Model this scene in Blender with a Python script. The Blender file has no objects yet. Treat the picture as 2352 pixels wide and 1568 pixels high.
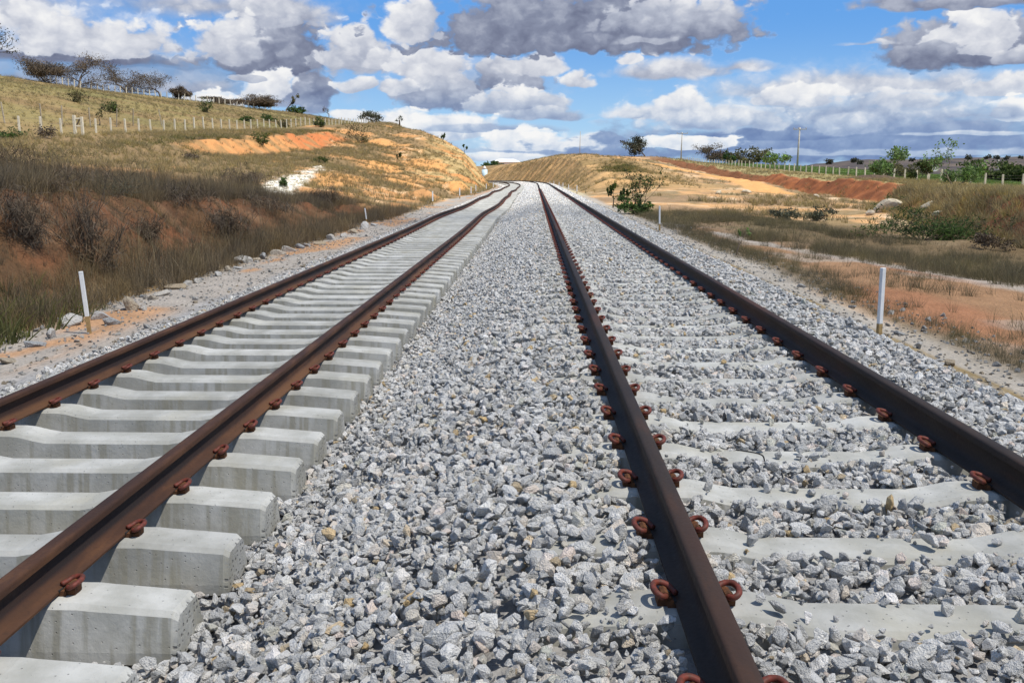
import bpy, bmesh, math, random
import numpy as np
from mathutils import Vector, Matrix, Euler
R = math.radians
random.seed(7)
rng = np.random.default_rng(11)
scene = bpy.context.scene
COL = scene.collection

# ------------------------------------------------------------------ camera
PITCH, YAW, F, CX, CY, CAMZ = R(10.58), R(1.387), 2050.0, 1176.0, 784.0, 1.465
cam_d = bpy.data.cameras.new("camera")
cam = bpy.data.objects.new("camera", cam_d); COL.objects.link(cam)
cam.location = (0, 0, CAMZ)
cam.rotation_euler = (R(90) - PITCH, 0, YAW)
cam_d.sensor_width = 36.0
cam_d.lens = 36.0 * F / 2352.0
cam_d.clip_start = 0.05
cam_d.clip_end = 9000
scene.camera = cam
CM = Euler((R(90) - PITCH, 0, YAW)).to_matrix()

def ray(px, py):
    return (CM @ Vector(((px - CX) / F, -(py - CY) / F, -1.0)))
def at(px, py, Y):
    """point seen at photo pixel (2352 wide) at distance Y along the line"""
    d = ray(px, py); k = Y / d.y
    return Vector((d.x * k, Y, CAMZ + d.z * k))
def angs(px, py):
    d = ray(px, py).normalized()
    return math.atan2(d.x, d.y), math.asin(d.z)

# ------------------------------------------------------------------ sun, exposure
SUN_V = Vector((0.41, -0.20, 0.89)).normalized()      # towards the sun
SUN_EL = math.asin(SUN_V.z)
SUN_AZ = math.atan2(SUN_V.x, SUN_V.y)
sl = bpy.data.lights.new("sun", 'SUN'); sl.energy = 4.6; sl.angle = R(0.53); sl.color = (1.0, 0.95, 0.86)
so = bpy.data.objects.new("sun", sl); COL.objects.link(so)
so.rotation_euler = SUN_V.to_track_quat('Z', 'Y').to_euler()
so.location = (40, -30, 80)
scene.view_settings.view_transform = 'Standard'
scene.view_settings.look = 'None'
EXPO = 0.30
scene.view_settings.exposure = EXPO
scene.view_settings.gamma = 1.0
scene.view_settings.use_curve_mapping = False
scene.render.engine = 'CYCLES'
scene.cycles.max_bounces = 5
scene.cycles.diffuse_bounces = 2
scene.cycles.glossy_bounces = 2
scene.cycles.transmission_bounces = 2
scene.cycles.transparent_max_bounces = 8
scene.cycles.use_denoising = True
scene.cycles.use_adaptive_sampling = True

# ------------------------------------------------------------------ node helper
class NT:
    def __init__(s, tree): s.t = tree; s.n = tree.nodes; s.l = tree.links
    def set(s, sock, v):
        if isinstance(v, bpy.types.NodeSocket): s.l.new(v, sock)
        elif isinstance(v, bpy.types.Node): s.l.new(v.outputs[0], sock)
        else:
            try: sock.default_value = v
            except Exception: sock.default_value = (*v, 1.0)
    def node(s, typ, ins=None, **props):
        n = s.n.new(typ)
        for k, v in props.items(): setattr(n, k, v)
        for k, v in (ins or {}).items(): s.set(n.inputs[k], v)
        return n
    def math(s, op, a, b=0.0, c=0.0, clamp=False):
        n = s.n.new('ShaderNodeMath'); n.operation = op; n.use_clamp = clamp
        s.set(n.inputs[0], a); s.set(n.inputs[1], b)
        if op in ('MULTIPLY_ADD', 'SMOOTH_MAX', 'SMOOTH_MIN', 'COMPARE', 'WRAP'): s.set(n.inputs[2], c)
        return n.outputs[0]
    def vec(s, op, a, b=(0, 0, 0), c=(0, 0, 0), scale=None):
        n = s.n.new('ShaderNodeVectorMath'); n.operation = op
        s.set(n.inputs[0], a)
        if op not in ('LENGTH', 'NORMALIZE', 'SCALE'): s.set(n.inputs[1], b)
        if op == 'MULTIPLY_ADD': s.set(n.inputs[2], c)
        if scale is not None: s.set(n.inputs['Scale'], scale)
        return n.outputs['Value'] if op in ('LENGTH', 'DOT_PRODUCT', 'DISTANCE') else n.outputs['Vector']
    def mix(s, f, a, b, blend='MIX'):
        n = s.n.new('ShaderNodeMix'); n.data_type = 'RGBA'; n.blend_type = blend; n.clamp_factor = True
        s.set(n.inputs['Factor'], f)
        ia = [i for i in n.inputs if i.name == 'A' and i.type == 'RGBA'][0]
        ib = [i for i in n.inputs if i.name == 'B' and i.type == 'RGBA'][0]
        s.set(ia, a); s.set(ib, b)
        return [o for o in n.outputs if o.type == 'RGBA'][0]
    def smooth(s, v, a, b, lo=0.0, hi=1.0):
        n = s.n.new('ShaderNodeMapRange'); n.interpolation_type = 'SMOOTHSTEP'; n.clamp = True
        s.set(n.inputs['Value'], v)
        n.inputs['From Min'].default_value = a; n.inputs['From Max'].default_value = b
        n.inputs['To Min'].default_value = lo; n.inputs['To Max'].default_value = hi
        return n.outputs['Result']
    def noise(s, vec, scale, detail=4, rough=0.55, dim='3D', out='Fac', dist=0.0, lac=2.0):
        n = s.n.new('ShaderNodeTexNoise'); n.noise_dimensions = dim
        if vec is not None: s.set(n.inputs['Vector'], vec)
        n.inputs['Scale'].default_value = scale; n.inputs['Detail'].default_value = detail
        n.inputs['Roughness'].default_value = rough; n.inputs['Distortion'].default_value = dist
        n.inputs['Lacunarity'].default_value = lac
        return n.outputs['Color' if out == 'Color' else out]
    def ramp(s, f, stops, interp='LINEAR'):
        n = s.n.new('ShaderNodeValToRGB'); cr = n.color_ramp; cr.interpolation = interp
        while len(cr.elements) < len(stops): cr.elements.new(0.5)
        for e, (p, c) in zip(cr.elements, stops): e.position = p; e.color = (*c, 1.0) if len(c) == 3 else c
        s.set(n.inputs[0], f)
        return n.outputs['Color']

# ------------------------------------------------------------------ world: blue sky with broken cumulus
#SKYBEGIN
SKY_STRENGTH = 0.10
world = bpy.data.worlds.new("World"); scene.world = world; world.use_nodes = True
W = NT(world.node_tree); W.n.clear()

# clouds back to front: photo pixel of the widest part, half width, height above it, tone, tone rise to the top, tone rise to the right, edge softness
CLOUDS = [
    (300, 190, 560, 130, .40, .16, 0, .9), (1990, 275, 560, 130, .52, .30, 0, .8), (1300, 350, 480, 60, .62, .15, 0, .9), (1090, 200, 250, 100, .62, .12, 0, .9),
    (30, 50, 330, 110, .64, .12, 0, .7), (480, 15, 330, 80, .54, .10, 0, .8),
    (190, 142, 300, 44, .20, .10, 0, .5), (420, 205, 220, 40, .40, .10, 0, .8), (80, 190, 160, 30, .34, .05, 0, .8),
    (195, 106, 205, 86, .68, .22, -.04, .3), (90, 82, 95, 60, .70, .14, 0, .4),
    (612, 128, 178, 150, .26, .34, -.10, .25), (650, 40, 140, 60, .56, .15, -.06, .5), (520, 112, 92, 84, .60, .28, -.10, .4),
    (722, 222, 48, 92, .26, .12, -.05, .22), (640, 228, 110, 44, .36, .12, -.06, .3), (624, 212, 72, 50, .74, .26, -.06, .28), (475, 238, 84, 30, .86, .14, 0, .25), (560, 182, 40, 12, .55, .1, 0, .4),
    (826, 136, 96, 88, .56, .28, -.03, .24), (880, 150, 60, 40, .62, .2, 0, .4),
    (1010, 222, 118, 84, .40, .50, -.04, .24), (1000, 160, 120, 58, .70, .20, 0, .3), (920, 205, 62, 32, .66, .22, 0, .28), (1172, 190, 100, 66, .34, .58, .06, .22), (1245, 150, 60, 60, .70, .22, .04, .3), (815, 200, 56, 22, .66, .2, 0, .25),
    (1322, 80, 440, 120, .24, .18, -.02, .22), (1560, 70, 200, 74, .34, .40, .04, .28), (1485, 96, 92, 14, .46, .1, 0, .9), (950, 64, 80, 76, .66, .24, -.16, .28),
    (1320, 188, 48, 34, .68, .22, 0, .24), (1452, 140, 42, 20, .68, .2, 0, .3), (1545, 172, 170, 42, .60, .20, 0, .5), (1690, 160, 110, 22, .60, .1, 0, .8),
    (1188, 246, 128, 48, .54, .34, .02, .24), (1250, 268, 130, 22, .46, .2, 0, .4),
    (950, 306, 220, 54, .78, .26, 0, .24), (1060, 302, 120, 46, .72, .24, 0, .3), (800, 272, 62, 18, .8, .12, 0, .3), (1140, 300, 180, 18, .5, .1, 0, .6),
    (1290, 352, 320, 40, .46, .3, 0, .6), (1150, 366, 160, 16, .72, .2, 0, .5), (1200, 332, 112, 38, .80, .20, 0, .24), (1370, 334, 88, 32, .76, .20, 0, .26), (1290, 338, 80, 20, .8, .1, 0, .3),
    (1990, 205, 470, 52, .62, .16, 0, .6), (1480, 262, 90, 30, .74, .16, 0, .4),
    (1930, 340, 620, 104, .20, .42, 0, .45), (1740, 312, 220, 30, .14, .2, 0, .5), (2150, 300, 260, 40, .30, .25, 0, .6),
    (1660, 282, 170, 52, .60, .26, 0, .4), (1562, 256, 80, 58, .70, .26, 0, .22), (1830, 232, 104, 36, .68, .22, 0, .3), (2085, 236, 110, 34, .58, .24, 0, .4), (2310, 204, 84, 42, .68, .22, 0, .26), (1955, 296, 80, 42, .50, .22, 0, .6), (2326, 262, 66, 36, .74, .22, 0, .26),
    (2190, 268, 150, 26, .48, .15, 0, .8), (1590, 334, 130, 24, .80, .16, 0, .3), (1770, 350, 150, 10, .5, .1, 0, .9), (2110, 354, 330, 12, .50, .1, 0, .9), (2230, 308, 170, 7, .60, .1, 0, .9),
    (2215, 122, 176, 96, .26, .40, .02, .24), (2236, 92, 88, 78, .68, .28, -.02, .26), (2110, 130, 80, 28, .26, .24, 0, .3), (2270, 4, 270, 30, .34, .1, 0, .4), (2085, 10, 110, 22, .34, .1, 0, .5), (2338, 138, 50, 30, .42, .3, 0, .3), (1990, 100, 90, 8, .55, .1, 0, .9),
]
gen = W.node('ShaderNodeTexCoord').outputs['Generated']
sp = W.node('ShaderNodeSeparateXYZ', {0: gen})
az = W.math('ARCTAN2', sp.outputs[0], sp.outputs[1]); el = W.math('ARCSINE', sp.outputs[2])
P0 = W.node('ShaderNodeCombineXYZ', {0: az, 1: el}).outputs[0]
lo = W.smooth(el, 0.02, 0.14)
nA = W.noise(W.vec('MULTIPLY', P0, (17, 26, 0)), 1.0, 7, 0.52, '2D')
nB = W.noise(W.vec('MULTIPLY', P0, (30, 80, 0)), 1.0, 6, 0.52, '2D')
nf = W.math('ADD', W.math('MULTIPLY', nA, lo), W.math('MULTIPLY', nB, W.math('SUBTRACT', 1.0, lo)))
jit = W.noise(W.vec('MULTIPLY', P0, (60, 85, 0)), 1.0, 3, 0.55, '2D', out='Color')
jit = W.vec('SUBTRACT', jit, (0.5, 0.5, 0.5))
vo = W.node('ShaderNodeTexVoronoi', {'Vector': W.vec('ADD', W.vec('MULTIPLY', P0, (42, 58, 0)), W.vec('SCALE', jit, scale=0.9)), 'Scale': 1.0, 'Detail': 1.5, 'Roughness': 0.5, 'Smoothness': 0.3},
            voronoi_dimensions='2D', feature='SMOOTH_F1').outputs['Distance']
edge = W.math('ADD', W.math('MULTIPLY_ADD', nf, 1.55, -0.80), W.math('MULTIPLY', W.math('MULTIPLY_ADD', vo, -0.75, 0.34), W.math('MULTIPLY_ADD', lo, 0.6, 0.4)))
wv = W.vec('SUBTRACT', W.noise(W.vec('MULTIPLY', P0, (20, 30, 0)), 1.0, 2, 0.5, '2D', out='Color'), (0.5, 0.5, 0.5))
PW = W.vec('ADD', P0, W.vec('MULTIPLY', wv, W.node('ShaderNodeCombineXYZ', {0: 0.035, 1: W.math('MULTIPLY_ADD', lo, 0.012, 0.006)}).outputs[0]))
shn = W.math('ADD', W.math('MULTIPLY_ADD', W.noise(W.vec('MULTIPLY', PW, (34, 52, 0)), 1.0, 5, 0.55, '2D'), 0.40, -0.20), W.math('MULTIPLY_ADD', vo, -0.26, 0.13))
# cover for the rest of the sky, beyond what the photo shows
gn = W.math('MULTIPLY_ADD', W.noise(W.vec('MULTIPLY', P0, (3, 5, 0)), 1.0, 2, 0.5, '2D'), 3.2, -1.5)
om = W.math('MAXIMUM', W.smooth(W.math('ABSOLUTE', W.math('ADD', az, 0.02)), 0.57, 0.75), W.smooth(el, 0.21, 0.30))
A = W.math('MULTIPLY', W.smooth(W.math('ADD', gn, edge), 0.0, 0.5), om)
S = W.math('MULTIPLY_ADD', gn, -0.5, 0.85)
inside = W.math('SUBTRACT', 1.0, om)
for (cx, cy, rx, ry, tone, gy, gx, soft) in CLOUDS:
    a, b = angs(cx, cy); sx, sy = F / rx, F / ry
    v = W.vec('MULTIPLY_ADD', PW, (sx, sy, 0), (-a * sx, -b * sy, 0))
    r_ = W.vec('LENGTH', W.vec('MAXIMUM', v, W.vec('MULTIPLY', v, (-1, -2.4, 0))))
    h = W.math('ADD', W.math('MULTIPLY_ADD', r_, -1.5, 1.66), W.math('MULTIPLY', edge, 0.85 if soft < .5 else 0.6))
    al = W.smooth(h, 0.0, soft * 1.75)
    sh_ = W.math('ADD', W.vec('DOT_PRODUCT', v, (gx, gy, 0)), tone)
    S = W.math('MULTIPLY_ADD', W.math('SUBTRACT', sh_, S), W.math('MULTIPLY', al, 3.0, clamp=True), S)
    A = W.math('MAXIMUM', A, W.math('MULTIPLY', al, W.math('MULTIPLY', inside, 1.0 if soft < .85 else .8)))
sh = W.math('ADD', W.math('MULTIPLY_ADD', S, 1.06, 0.035), shn, clamp=True)
alpha = A
lowmix = W.smooth(el, 0.03, 0.115)
ccol_hi = W.ramp(sh, [(0.0, (.135, .155, .25)), (0.28, (.27, .305, .42)), (0.55, (.50, .54, .65)), (0.80, (.78, .80, .86)), (1.0, (.98, .98, .98))])
ccol_lo = W.ramp(sh, [(0.0, (.17, .26, .49)), (0.32, (.28, .39, .62)), (0.6, (.50, .61, .79)), (0.82, (.82, .87, .94)), (1.0, (1.0, 1.0, 1.0))])
ccol = W.mix(lowmix, ccol_lo, ccol_hi)
sky = W.node('ShaderNodeTexSky', sky_type='NISHITA', sun_disc=False, sun_elevation=SUN_EL, sun_rotation=SUN_AZ,
             altitude=600, air_density=1.0, dust_density=0.15, ozone_density=4.0)
SE = SKY_STRENGTH * 2 ** EXPO
air = W.mix(W.smooth(el, 0.0, 0.17), (.42 / SE, .68 / SE, .93 / SE), (.115 / SE, .36 / SE, .83 / SE))
blue = W.mix(W.smooth(el, 0.18, 0.5, 0.85, 0.25), sky.outputs[0], air)
CG = 0.93 / SKY_STRENGTH / 2 ** EXPO
cl = W.vec('SCALE', ccol, scale=CG)
final = W.mix(alpha, blue, cl)
bg = W.node('ShaderNodeBackground', {0: final, 1: SKY_STRENGTH})
W.l.new(bg.outputs[0], W.node('ShaderNodeOutputWorld').inputs[0])
world.cycles.sampling_method = 'MANUAL'
world.cycles.sample_map_resolution = 512
#SKYEND

# ------------------------------------------------------------------ numpy noise
def _hash(ix, iy, seed):
    h = (ix.astype(np.int64) * 374761393 + iy.astype(np.int64) * 668265263 + seed * 1442695041) & 0xFFFFFFFF
    h = ((h ^ (h >> 13)) * 1274126177) & 0xFFFFFFFF
    return ((h ^ (h >> 16)) & 0xFFFFFF) / float(0xFFFFFF)
def vnoise(x, y, seed=0):
    x = np.asarray(x, float); y = np.asarray(y, float)
    ix = np.floor(x); iy = np.floor(y); fx = x - ix; fy = y - iy
    fx = fx * fx * (3 - 2 * fx); fy = fy * fy * (3 - 2 * fy)
    a = _hash(ix, iy, seed); b = _hash(ix + 1, iy, seed); c = _hash(ix, iy + 1, seed); d = _hash(ix + 1, iy + 1, seed)
    return (a * (1 - fx) + b * fx) * (1 - fy) + (c * (1 - fx) + d * fx) * fy
def fbm(x, y, seed=0, octv=4, gain=0.5):
    t = 0; a = 1; s = 0
    for o in range(octv):
        t = t + a * vnoise(np.asarray(x) * 2 ** o + 17.3 * o, np.asarray(y) * 2 ** o - 9.1 * o, seed + o); s += a; a *= gain
    return t / s
def sstep(a, b, x):
    t = np.clip((np.asarray(x, float) - a) / (b - a), 0, 1); return t * t * (3 - 2 * t)

# ------------------------------------------------------------------ the line and the terrain
RAD, CURVE0 = 600.0, 130.0
def cshift(Y):
    d = np.clip(np.asarray(Y, float) - CURVE0, 0, 400)
    return -d * d / (2 * RAD)
def wfade(u):
    return 1 - sstep(18, 42, np.abs(u))
def to_x(u, Y): return np.asarray(u, float) + cshift(Y) * wfade(u)
def to_u(X, Y):
    u = np.asarray(X, float).copy() if isinstance(X, np.ndarray) else np.array(X, float)
    for _ in range(6): u = X - cshift(Y) * wfade(u)
    return u

BED = [(-5.2, -.57), (-4.75, -.52), (-4.35, -.51), (-1.42, -.52), (-1.2, -.50), (-.3, -.17), (-.02, -.10), (2.86, -.10), (3.25, -.10), (4.05, -.50), (4.6, -.56)]
# left: (rubble, toe, crest, mid, scarp foot, scarp head, fence, hillside, ridge, behind, far)
L = {
 -60: [(-6.6, -.57), (-7.6, -.5), (-9.5, 1.68), (-16, 1.8), (-30, 2.5), (-33, 2.6), (-43, 3.2), (-70, 8), (-105, 16), (-160, 13), (-600, 8), (-3500, -6)],
 0:   [(-6.6, -.57), (-7.6, -.5), (-9.5, 1.53), (-16, 1.6), (-30, 2.5), (-33, 2.6), (-43, 3.4), (-70, 9), (-105, 17), (-160, 14), (-600, 8), (-3500, -6)],
 17:  [(-6.6, -.57), (-7.6, -.5), (-9.5, 1.23), (-17, 1.4), (-30, 2.4), (-33, 2.5), (-43, 3.6), (-70, 9.5), (-105, 17.5), (-160, 14), (-600, 8), (-3500, -6)],
 26:  [(-6.6, -.57), (-7.6, -.5), (-9.5, 0.86), (-18, 1.1), (-30, 2.3), (-33, 2.5), (-43, 3.7), (-70, 9.7), (-105, 17.7), (-160, 14), (-600, 8), (-3500, -6)],
 35:  [(-6.6, -.57), (-7.6, -.5), (-9.5, 0.28), (-18, .85), (-30, 2.2), (-33, 2.5), (-43, 3.8), (-70, 9.9), (-105, 17.9), (-160, 14), (-600, 8), (-3500, -6)],
 45:  [(-6.6, -.57), (-7.6, -.5), (-9.5, -0.07), (-18, .75), (-30, 2.2), (-33, 2.6), (-43, 4.0), (-70, 10), (-105, 18), (-160, 14), (-600, 8), (-3500, -6)],
 60:  [(-6.4, -.57), (-7.1, -.5), (-10.4, -.1), (-18, 1.2), (-30, 2.4), (-33, 3.0), (-43, 4.3), (-70, 10.5), (-105, 18.2), (-160, 14), (-600, 8), (-3500, -6)],
 82:  [(-6.2, -.57), (-7.0, -.5), (-10.0, .0), (-18, 1.6), (-30.5, 3.2), (-33, 4.0), (-43, 5.0), (-70, 11.2), (-104, 18.6), (-160, 14), (-600, 8), (-3500, -6)],
 90:  [(-6.1, -.57), (-7.0, -.5), (-10.0, .1), (-18, 1.8), (-30.5, 3.35), (-33, 4.75), (-43, 5.5), (-70, 11.5), (-104, 18.6), (-160, 14), (-600, 8), (-3500, -6)],
 103: [(-6.0, -.57), (-7.0, -.5), (-10.0, .4), (-18, 2.0), (-31, 3.85), (-33.3, 5.5), (-43, 6.2), (-70, 12), (-103, 18.8), (-160, 14), (-600, 8), (-3500, -6)],
 125: [(-6.0, -.57), (-7.0, -.5), (-10.5, 1.5), (-18, 3.0), (-31, 4.9), (-33.5, 6.8), (-43, 7.5), (-70, 13), (-102, 19), (-160, 14), (-600, 8), (-3500, -6)],
 145: [(-6.0, -.57), (-7.0, -.5), (-11, 3.4), (-18, 5.2), (-31, 6.6), (-33.5, 8.0), (-43, 8.6), (-70, 14), (-100, 19.2), (-160, 14), (-600, 8), (-3500, -6)],
 180: [(-6.0, -.55), (-7.0, -.4), (-12, 6.1), (-20, 9.9), (-30, 11.0), (-33, 11.2), (-43, 10.9), (-70, 15.4), (-98, 19.3), (-160, 14), (-600, 8), (-3500, -6)],
 210: [(-6.0, -.55), (-7.0, -.4), (-12, 6.5), (-20, 10.3), (-30, 13.0), (-33, 13.0), (-43, 12.8), (-70, 16.8), (-92, 19.3), (-160, 14), (-600, 8), (-3500, -6)],
 240: [(-6.0, -.55), (-7.0, -.4), (-12, 6.5), (-20, 10.2), (-30, 13.2), (-33, 13.6), (-43, 14.4), (-70, 18.2), (-82, 19.0), (-160, 14), (-600, 8), (-3500, -6)],
 275: [(-6.0, -.55), (-7.0, -.4), (-12, 6.2), (-20, 9.8), (-30, 12), (-33, 12.6), (-43, 14.2), (-66, 18.5), (-78, 18.6), (-160, 14), (-600, 8), (-3500, -6)],
 330: [(-6.0, -.8), (-7.0, -.6), (-12, 4.5), (-20, 7), (-30, 9), (-33, 9.5), (-43, 11), (-66, 14), (-78, 14), (-160, 12), (-600, 8), (-3500, -6)],
 600: [(-6.0, -2), (-7.0, -2), (-12, -1), (-20, 0), (-30, 1), (-33, 1), (-43, 2), (-66, 4), (-78, 5), (-160, 6), (-600, 6), (-3500, -6)],
 3500: [(-6.0, -9), (-7.0, -9), (-12, -9), (-20, -9), (-30, -9), (-33, -9), (-43, -9), (-66, -9), (-78, -9), (-160, -9), (-600, -9), (-3500, -9)],
}
# right: (bench, track edge, rough ground, knoll, bank foot, bank head, fence, field, ...)
Rt = {
 -60: [(5.0, -.6), (9.5, -.75), (12, -.82), (13.5, -.85), (15, -.9), (17, .6), (44, .2), (80, -1.50), (140, -5.00), (300, -10), (3500, -9)],
 20:  [(5.0, -.6), (9.5, -.75), (12, -.82), (13.5, -.86), (15, -.9), (17, .6), (44, .2), (80, -1.50), (140, -5.00), (300, -10), (3500, -9)],
 34:  [(5.0, -.6), (9.5, -.72), (12, -.80), (14.8, -.86), (17.3, -.9), (19.2, .55), (44, .25), (80, -1.45), (140, -4.95), (300, -10), (3500, -9)],
 45:  [(5.0, -.6), (9.5, -.70), (12, -.78), (16, -.88), (19.6, -.95), (21.4, .48), (44, .25), (80, -1.45), (140, -4.95), (300, -10), (3500, -9)],
 56:  [(5.0, -.6), (9.5, -.66), (12.5, -.75), (17, -.88), (22.2, -1.0), (23.9, .40), (44, .28), (80, -1.42), (140, -4.92), (300, -10), (3500, -9)],
 63:  [(5.0, -.6), (9.5, -.62), (13, -.70), (18, -.82), (24, -1.05), (25.6, .38), (44, .28), (80, -1.42), (140, -4.92), (300, -10), (3500, -9)],
 72:  [(5.0, -.6), (9.5, -.55), (14, -.6), (20, -.7), (29, -1.05), (30.8, .5), (44, .3), (80, -1.40), (140, -4.90), (300, -10), (3500, -9)],
 80:  [(5.0, -.58), (9.5, -.4), (14, -.3), (20, -.45), (29.5, -.95), (31.5, .6), (44, .38), (80, -1.32), (140, -4.82), (300, -10), (3500, -9)],
 100: [(5.0, -.55), (9.0, .2), (14, .25), (20, .0), (31, -.7), (32.6, .8), (44, .62), (80, -1.08), (140, -4.58), (300, -9), (3500, -9)],
 125: [(5.0, -.5), (8.6, 1.7), (14, 1.8), (20, 1.2), (31.5, .35), (33, 1.25), (44, 1.25), (80, -0.45), (140, -3.95), (300, -8), (3500, -9)],
 150: [(5.0, -.5), (8.8, 3.0), (14, 3.5), (20, 2.9), (31.5, 1.1), (33, 1.95), (44, 1.75), (80, 0.05), (140, -3.45), (300, -7), (3500, -9)],
 175: [(5.0, -.5), (9.5, 4.5), (14, 5.0), (20, 4.4), (31, 2.2), (33, 3.0), (44, 2.5), (80, 0.80), (140, -2.70), (300, -5), (3500, -9)],
 200: [(5.0, -.5), (10.2, 5.3), (14, 5.9), (20, 5.5), (31, 3.9), (33, 4.4), (44, 3.2), (80, 1.80), (140, -1.70), (300, -4), (3500, -9)],
 235: [(5.0, -.5), (10.5, 5.4), (14, 6.2), (20, 6.4), (31, 6.0), (34, 5.9), (44, 4.1), (80, 2.70), (140, -0.80), (300, -3), (3500, -9)],
 270: [(5.0, -.5), (10.5, 4.3), (14, 5.2), (20, 6.2), (31, 6.0), (34, 5.9), (44, 5.2), (80, 3.80), (140, 0.30), (300, -3), (3500, -9)],
 330: [(5.0, -.7), (11, 2.2), (14, 2.8), (20, 5.0), (31, 5.4), (34, 5.4), (44, 5.0), (80, 3.60), (140, 0.10), (300, -3), (3500, -9)],
 600: [(5.0, -2), (11, -1), (14, 0), (20, 1), (31, 1), (34, 1), (44, 1), (80, 1), (140, 1), (300, -2), (3500, -9)],
 3500: [(5.0, -9), (11, -9), (14, -9), (20, -9), (31, -9), (34, -9), (44, -9), (80, -9), (140, -9), (300, -9), (3500, -9)],
}
LK = np.array(sorted(L)); RK = np.array(sorted(Rt))
LU = np.array([[p[0] for p in L[k]] for k in LK]); LZ = np.array([[p[1] for p in L[k]] for k in LK])
RU = np.array([[p[0] for p in Rt[k]] for k in RK]); RZ = np.array([[p[1] for p in Rt[k]] for k in RK])
NL, NB, NR = LU.shape[1], len(BED), RU.shape[1]
def bedfall(Y):      # the formation dips beyond the bend
    return -np.clip(np.asarray(Y, float) - 175, 0, 500) ** 2 * 0.00006
def breaks(Y):
    Y = np.asarray(Y, float).ravel()
    U = np.empty((len(Y), NL + NB + NR)); Z = np.empty_like(U)
    def ip(K, A, j):
        i = np.clip(np.searchsorted(K, Y, 'right') - 1, 0, len(K) - 2)
        t = np.clip((Y - K[i]) / (K[i + 1] - K[i]), 0, 1)
        t = np.where(Y > 340, t, t * t * (3 - 2 * t) * .5 + t * .5)
        return A[i, j] * (1 - t) + A[i + 1, j] * t
    for j in range(NL):
        U[:, NL - 1 - j] = ip(LK, LU, j); Z[:, NL - 1 - j] = ip(LK, LZ, j)
    fall = bedfall(Y)
    far = np.clip((Y - 600) / 2900, 0, 1) * -7
    for j, (u, z) in enumerate(BED):
        U[:, NL + j] = u; Z[:, NL + j] = z + np.clip(fall, -2, 0) + far
    for j in range(NR):
        U[:, NL + NB + j] = ip(RK, RU, j); Z[:, NL + NB + j] = ip(RK, RZ, j)
    return U, Z
def detail(u, Y, X, U):
    """bumps, gullies, ragged bank edges; quiet on the formation"""
    au = np.abs(u + .3)
    rough = sstep(4.9, 8, au)
    z = rough * (.10 * (fbm(X / 1.3, Y / 1.3, 3, 3) - .5) + .45 * (fbm(X / 9, Y / 9, 5, 3) - .5))
    z = z + sstep(4.4, 5.2, au) * .05 * (fbm(X / .5, Y / .5, 8, 2) - .5)
    z = z + sstep(44, 70, au) * np.where(u > 0, .5, 1.0) * (fbm(X / 30, Y / 30, 21, 3) - .5)
    crest = U[:, NL - 1 - 2]; toe = U[:, NL - 1 - 1]
    t = np.clip((toe - u) / np.maximum(toe - crest, .1), 0, 1.6)
    face = np.where(u < toe, np.exp(-((t - .6) / .45) ** 2), 0) * sstep(160, 120, np.where(Y > 60, 100, Y))
    g = np.abs(fbm(Y / 2.6 + u * .12, u / 9, 31, 3) - .5) * 2
    amp = np.where(Y < 50, 1.0, 1.7) * sstep(-60, 0, Y) * sstep(260, 180, Y)
    amp = amp * np.clip(1 - np.abs(Y - 60) / 14, 0, 1) * -1 + amp
    z = z + face * amp * (g - .35)
    z = z + face * sstep(56, 46, Y) * .34 * (fbm(X / .8, Y / .8, 33, 3) - .5)
    z = z + sstep(-6.8, -9, u) * sstep(-40, -33, u) * sstep(84, 100, Y) * sstep(260, 220, Y) * .9 * (np.abs(fbm(u / 5 + Y / 14, Y / 6, 35, 4) - .5) * 2 - .35)
    # eroded orange scarp, left
    s = np.exp(-((u + 32) / 1.6) ** 2) * sstep(80, 90, Y) * sstep(158, 145, Y)
    z = z + s * (1.5 * (np.abs(fbm(Y / 2.6 + u * .1, u / 5, 41, 4) - .5) * 2 - .3))
    # right knoll
    k = np.exp(-((u - 8.5) / 3.5) ** 2) * sstep(92, 115, Y) * sstep(330, 280, Y)
    z = z + k * 1.5 * (np.abs(fbm(Y / 4 - u * .25, u / 7, 51, 4) - .5) * 2 - .35)
    # bank on the right: ragged lip
    rb = U[:, NL + NB + 4]; rt = U[:, NL + NB + 5]
    b = np.exp(-((u - (rb + rt) / 2) / 2.4) ** 2) * sstep(240, 200, Y)
    z = z + b * (1.1 * (fbm(Y / 4, u / 3, 61, 3) - .5) + .5 * (fbm(Y / 1.1, u / 1.1, 62, 3) - .5))
    return z
def ground(X, Y):
    X = np.atleast_1d(np.asarray(X, float)); Y = np.atleast_1d(np.asarray(Y, float))
    u = to_u(X, Y); U, Z = breaks(Y)
    z = np.zeros_like(X)
    for j in range(U.shape[1] - 1):
        m = (u >= U[:, j]) & (u <= U[:, j + 1])
        t = (u - U[:, j]) / np.maximum(U[:, j + 1] - U[:, j], 1e-6)
        z = np.where(m, Z[:, j] * (1 - t) + Z[:, j + 1] * t, z)
    return z + detail(u, Y, X, U)
def gz(x, y): return float(ground(x, y)[0])

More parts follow.
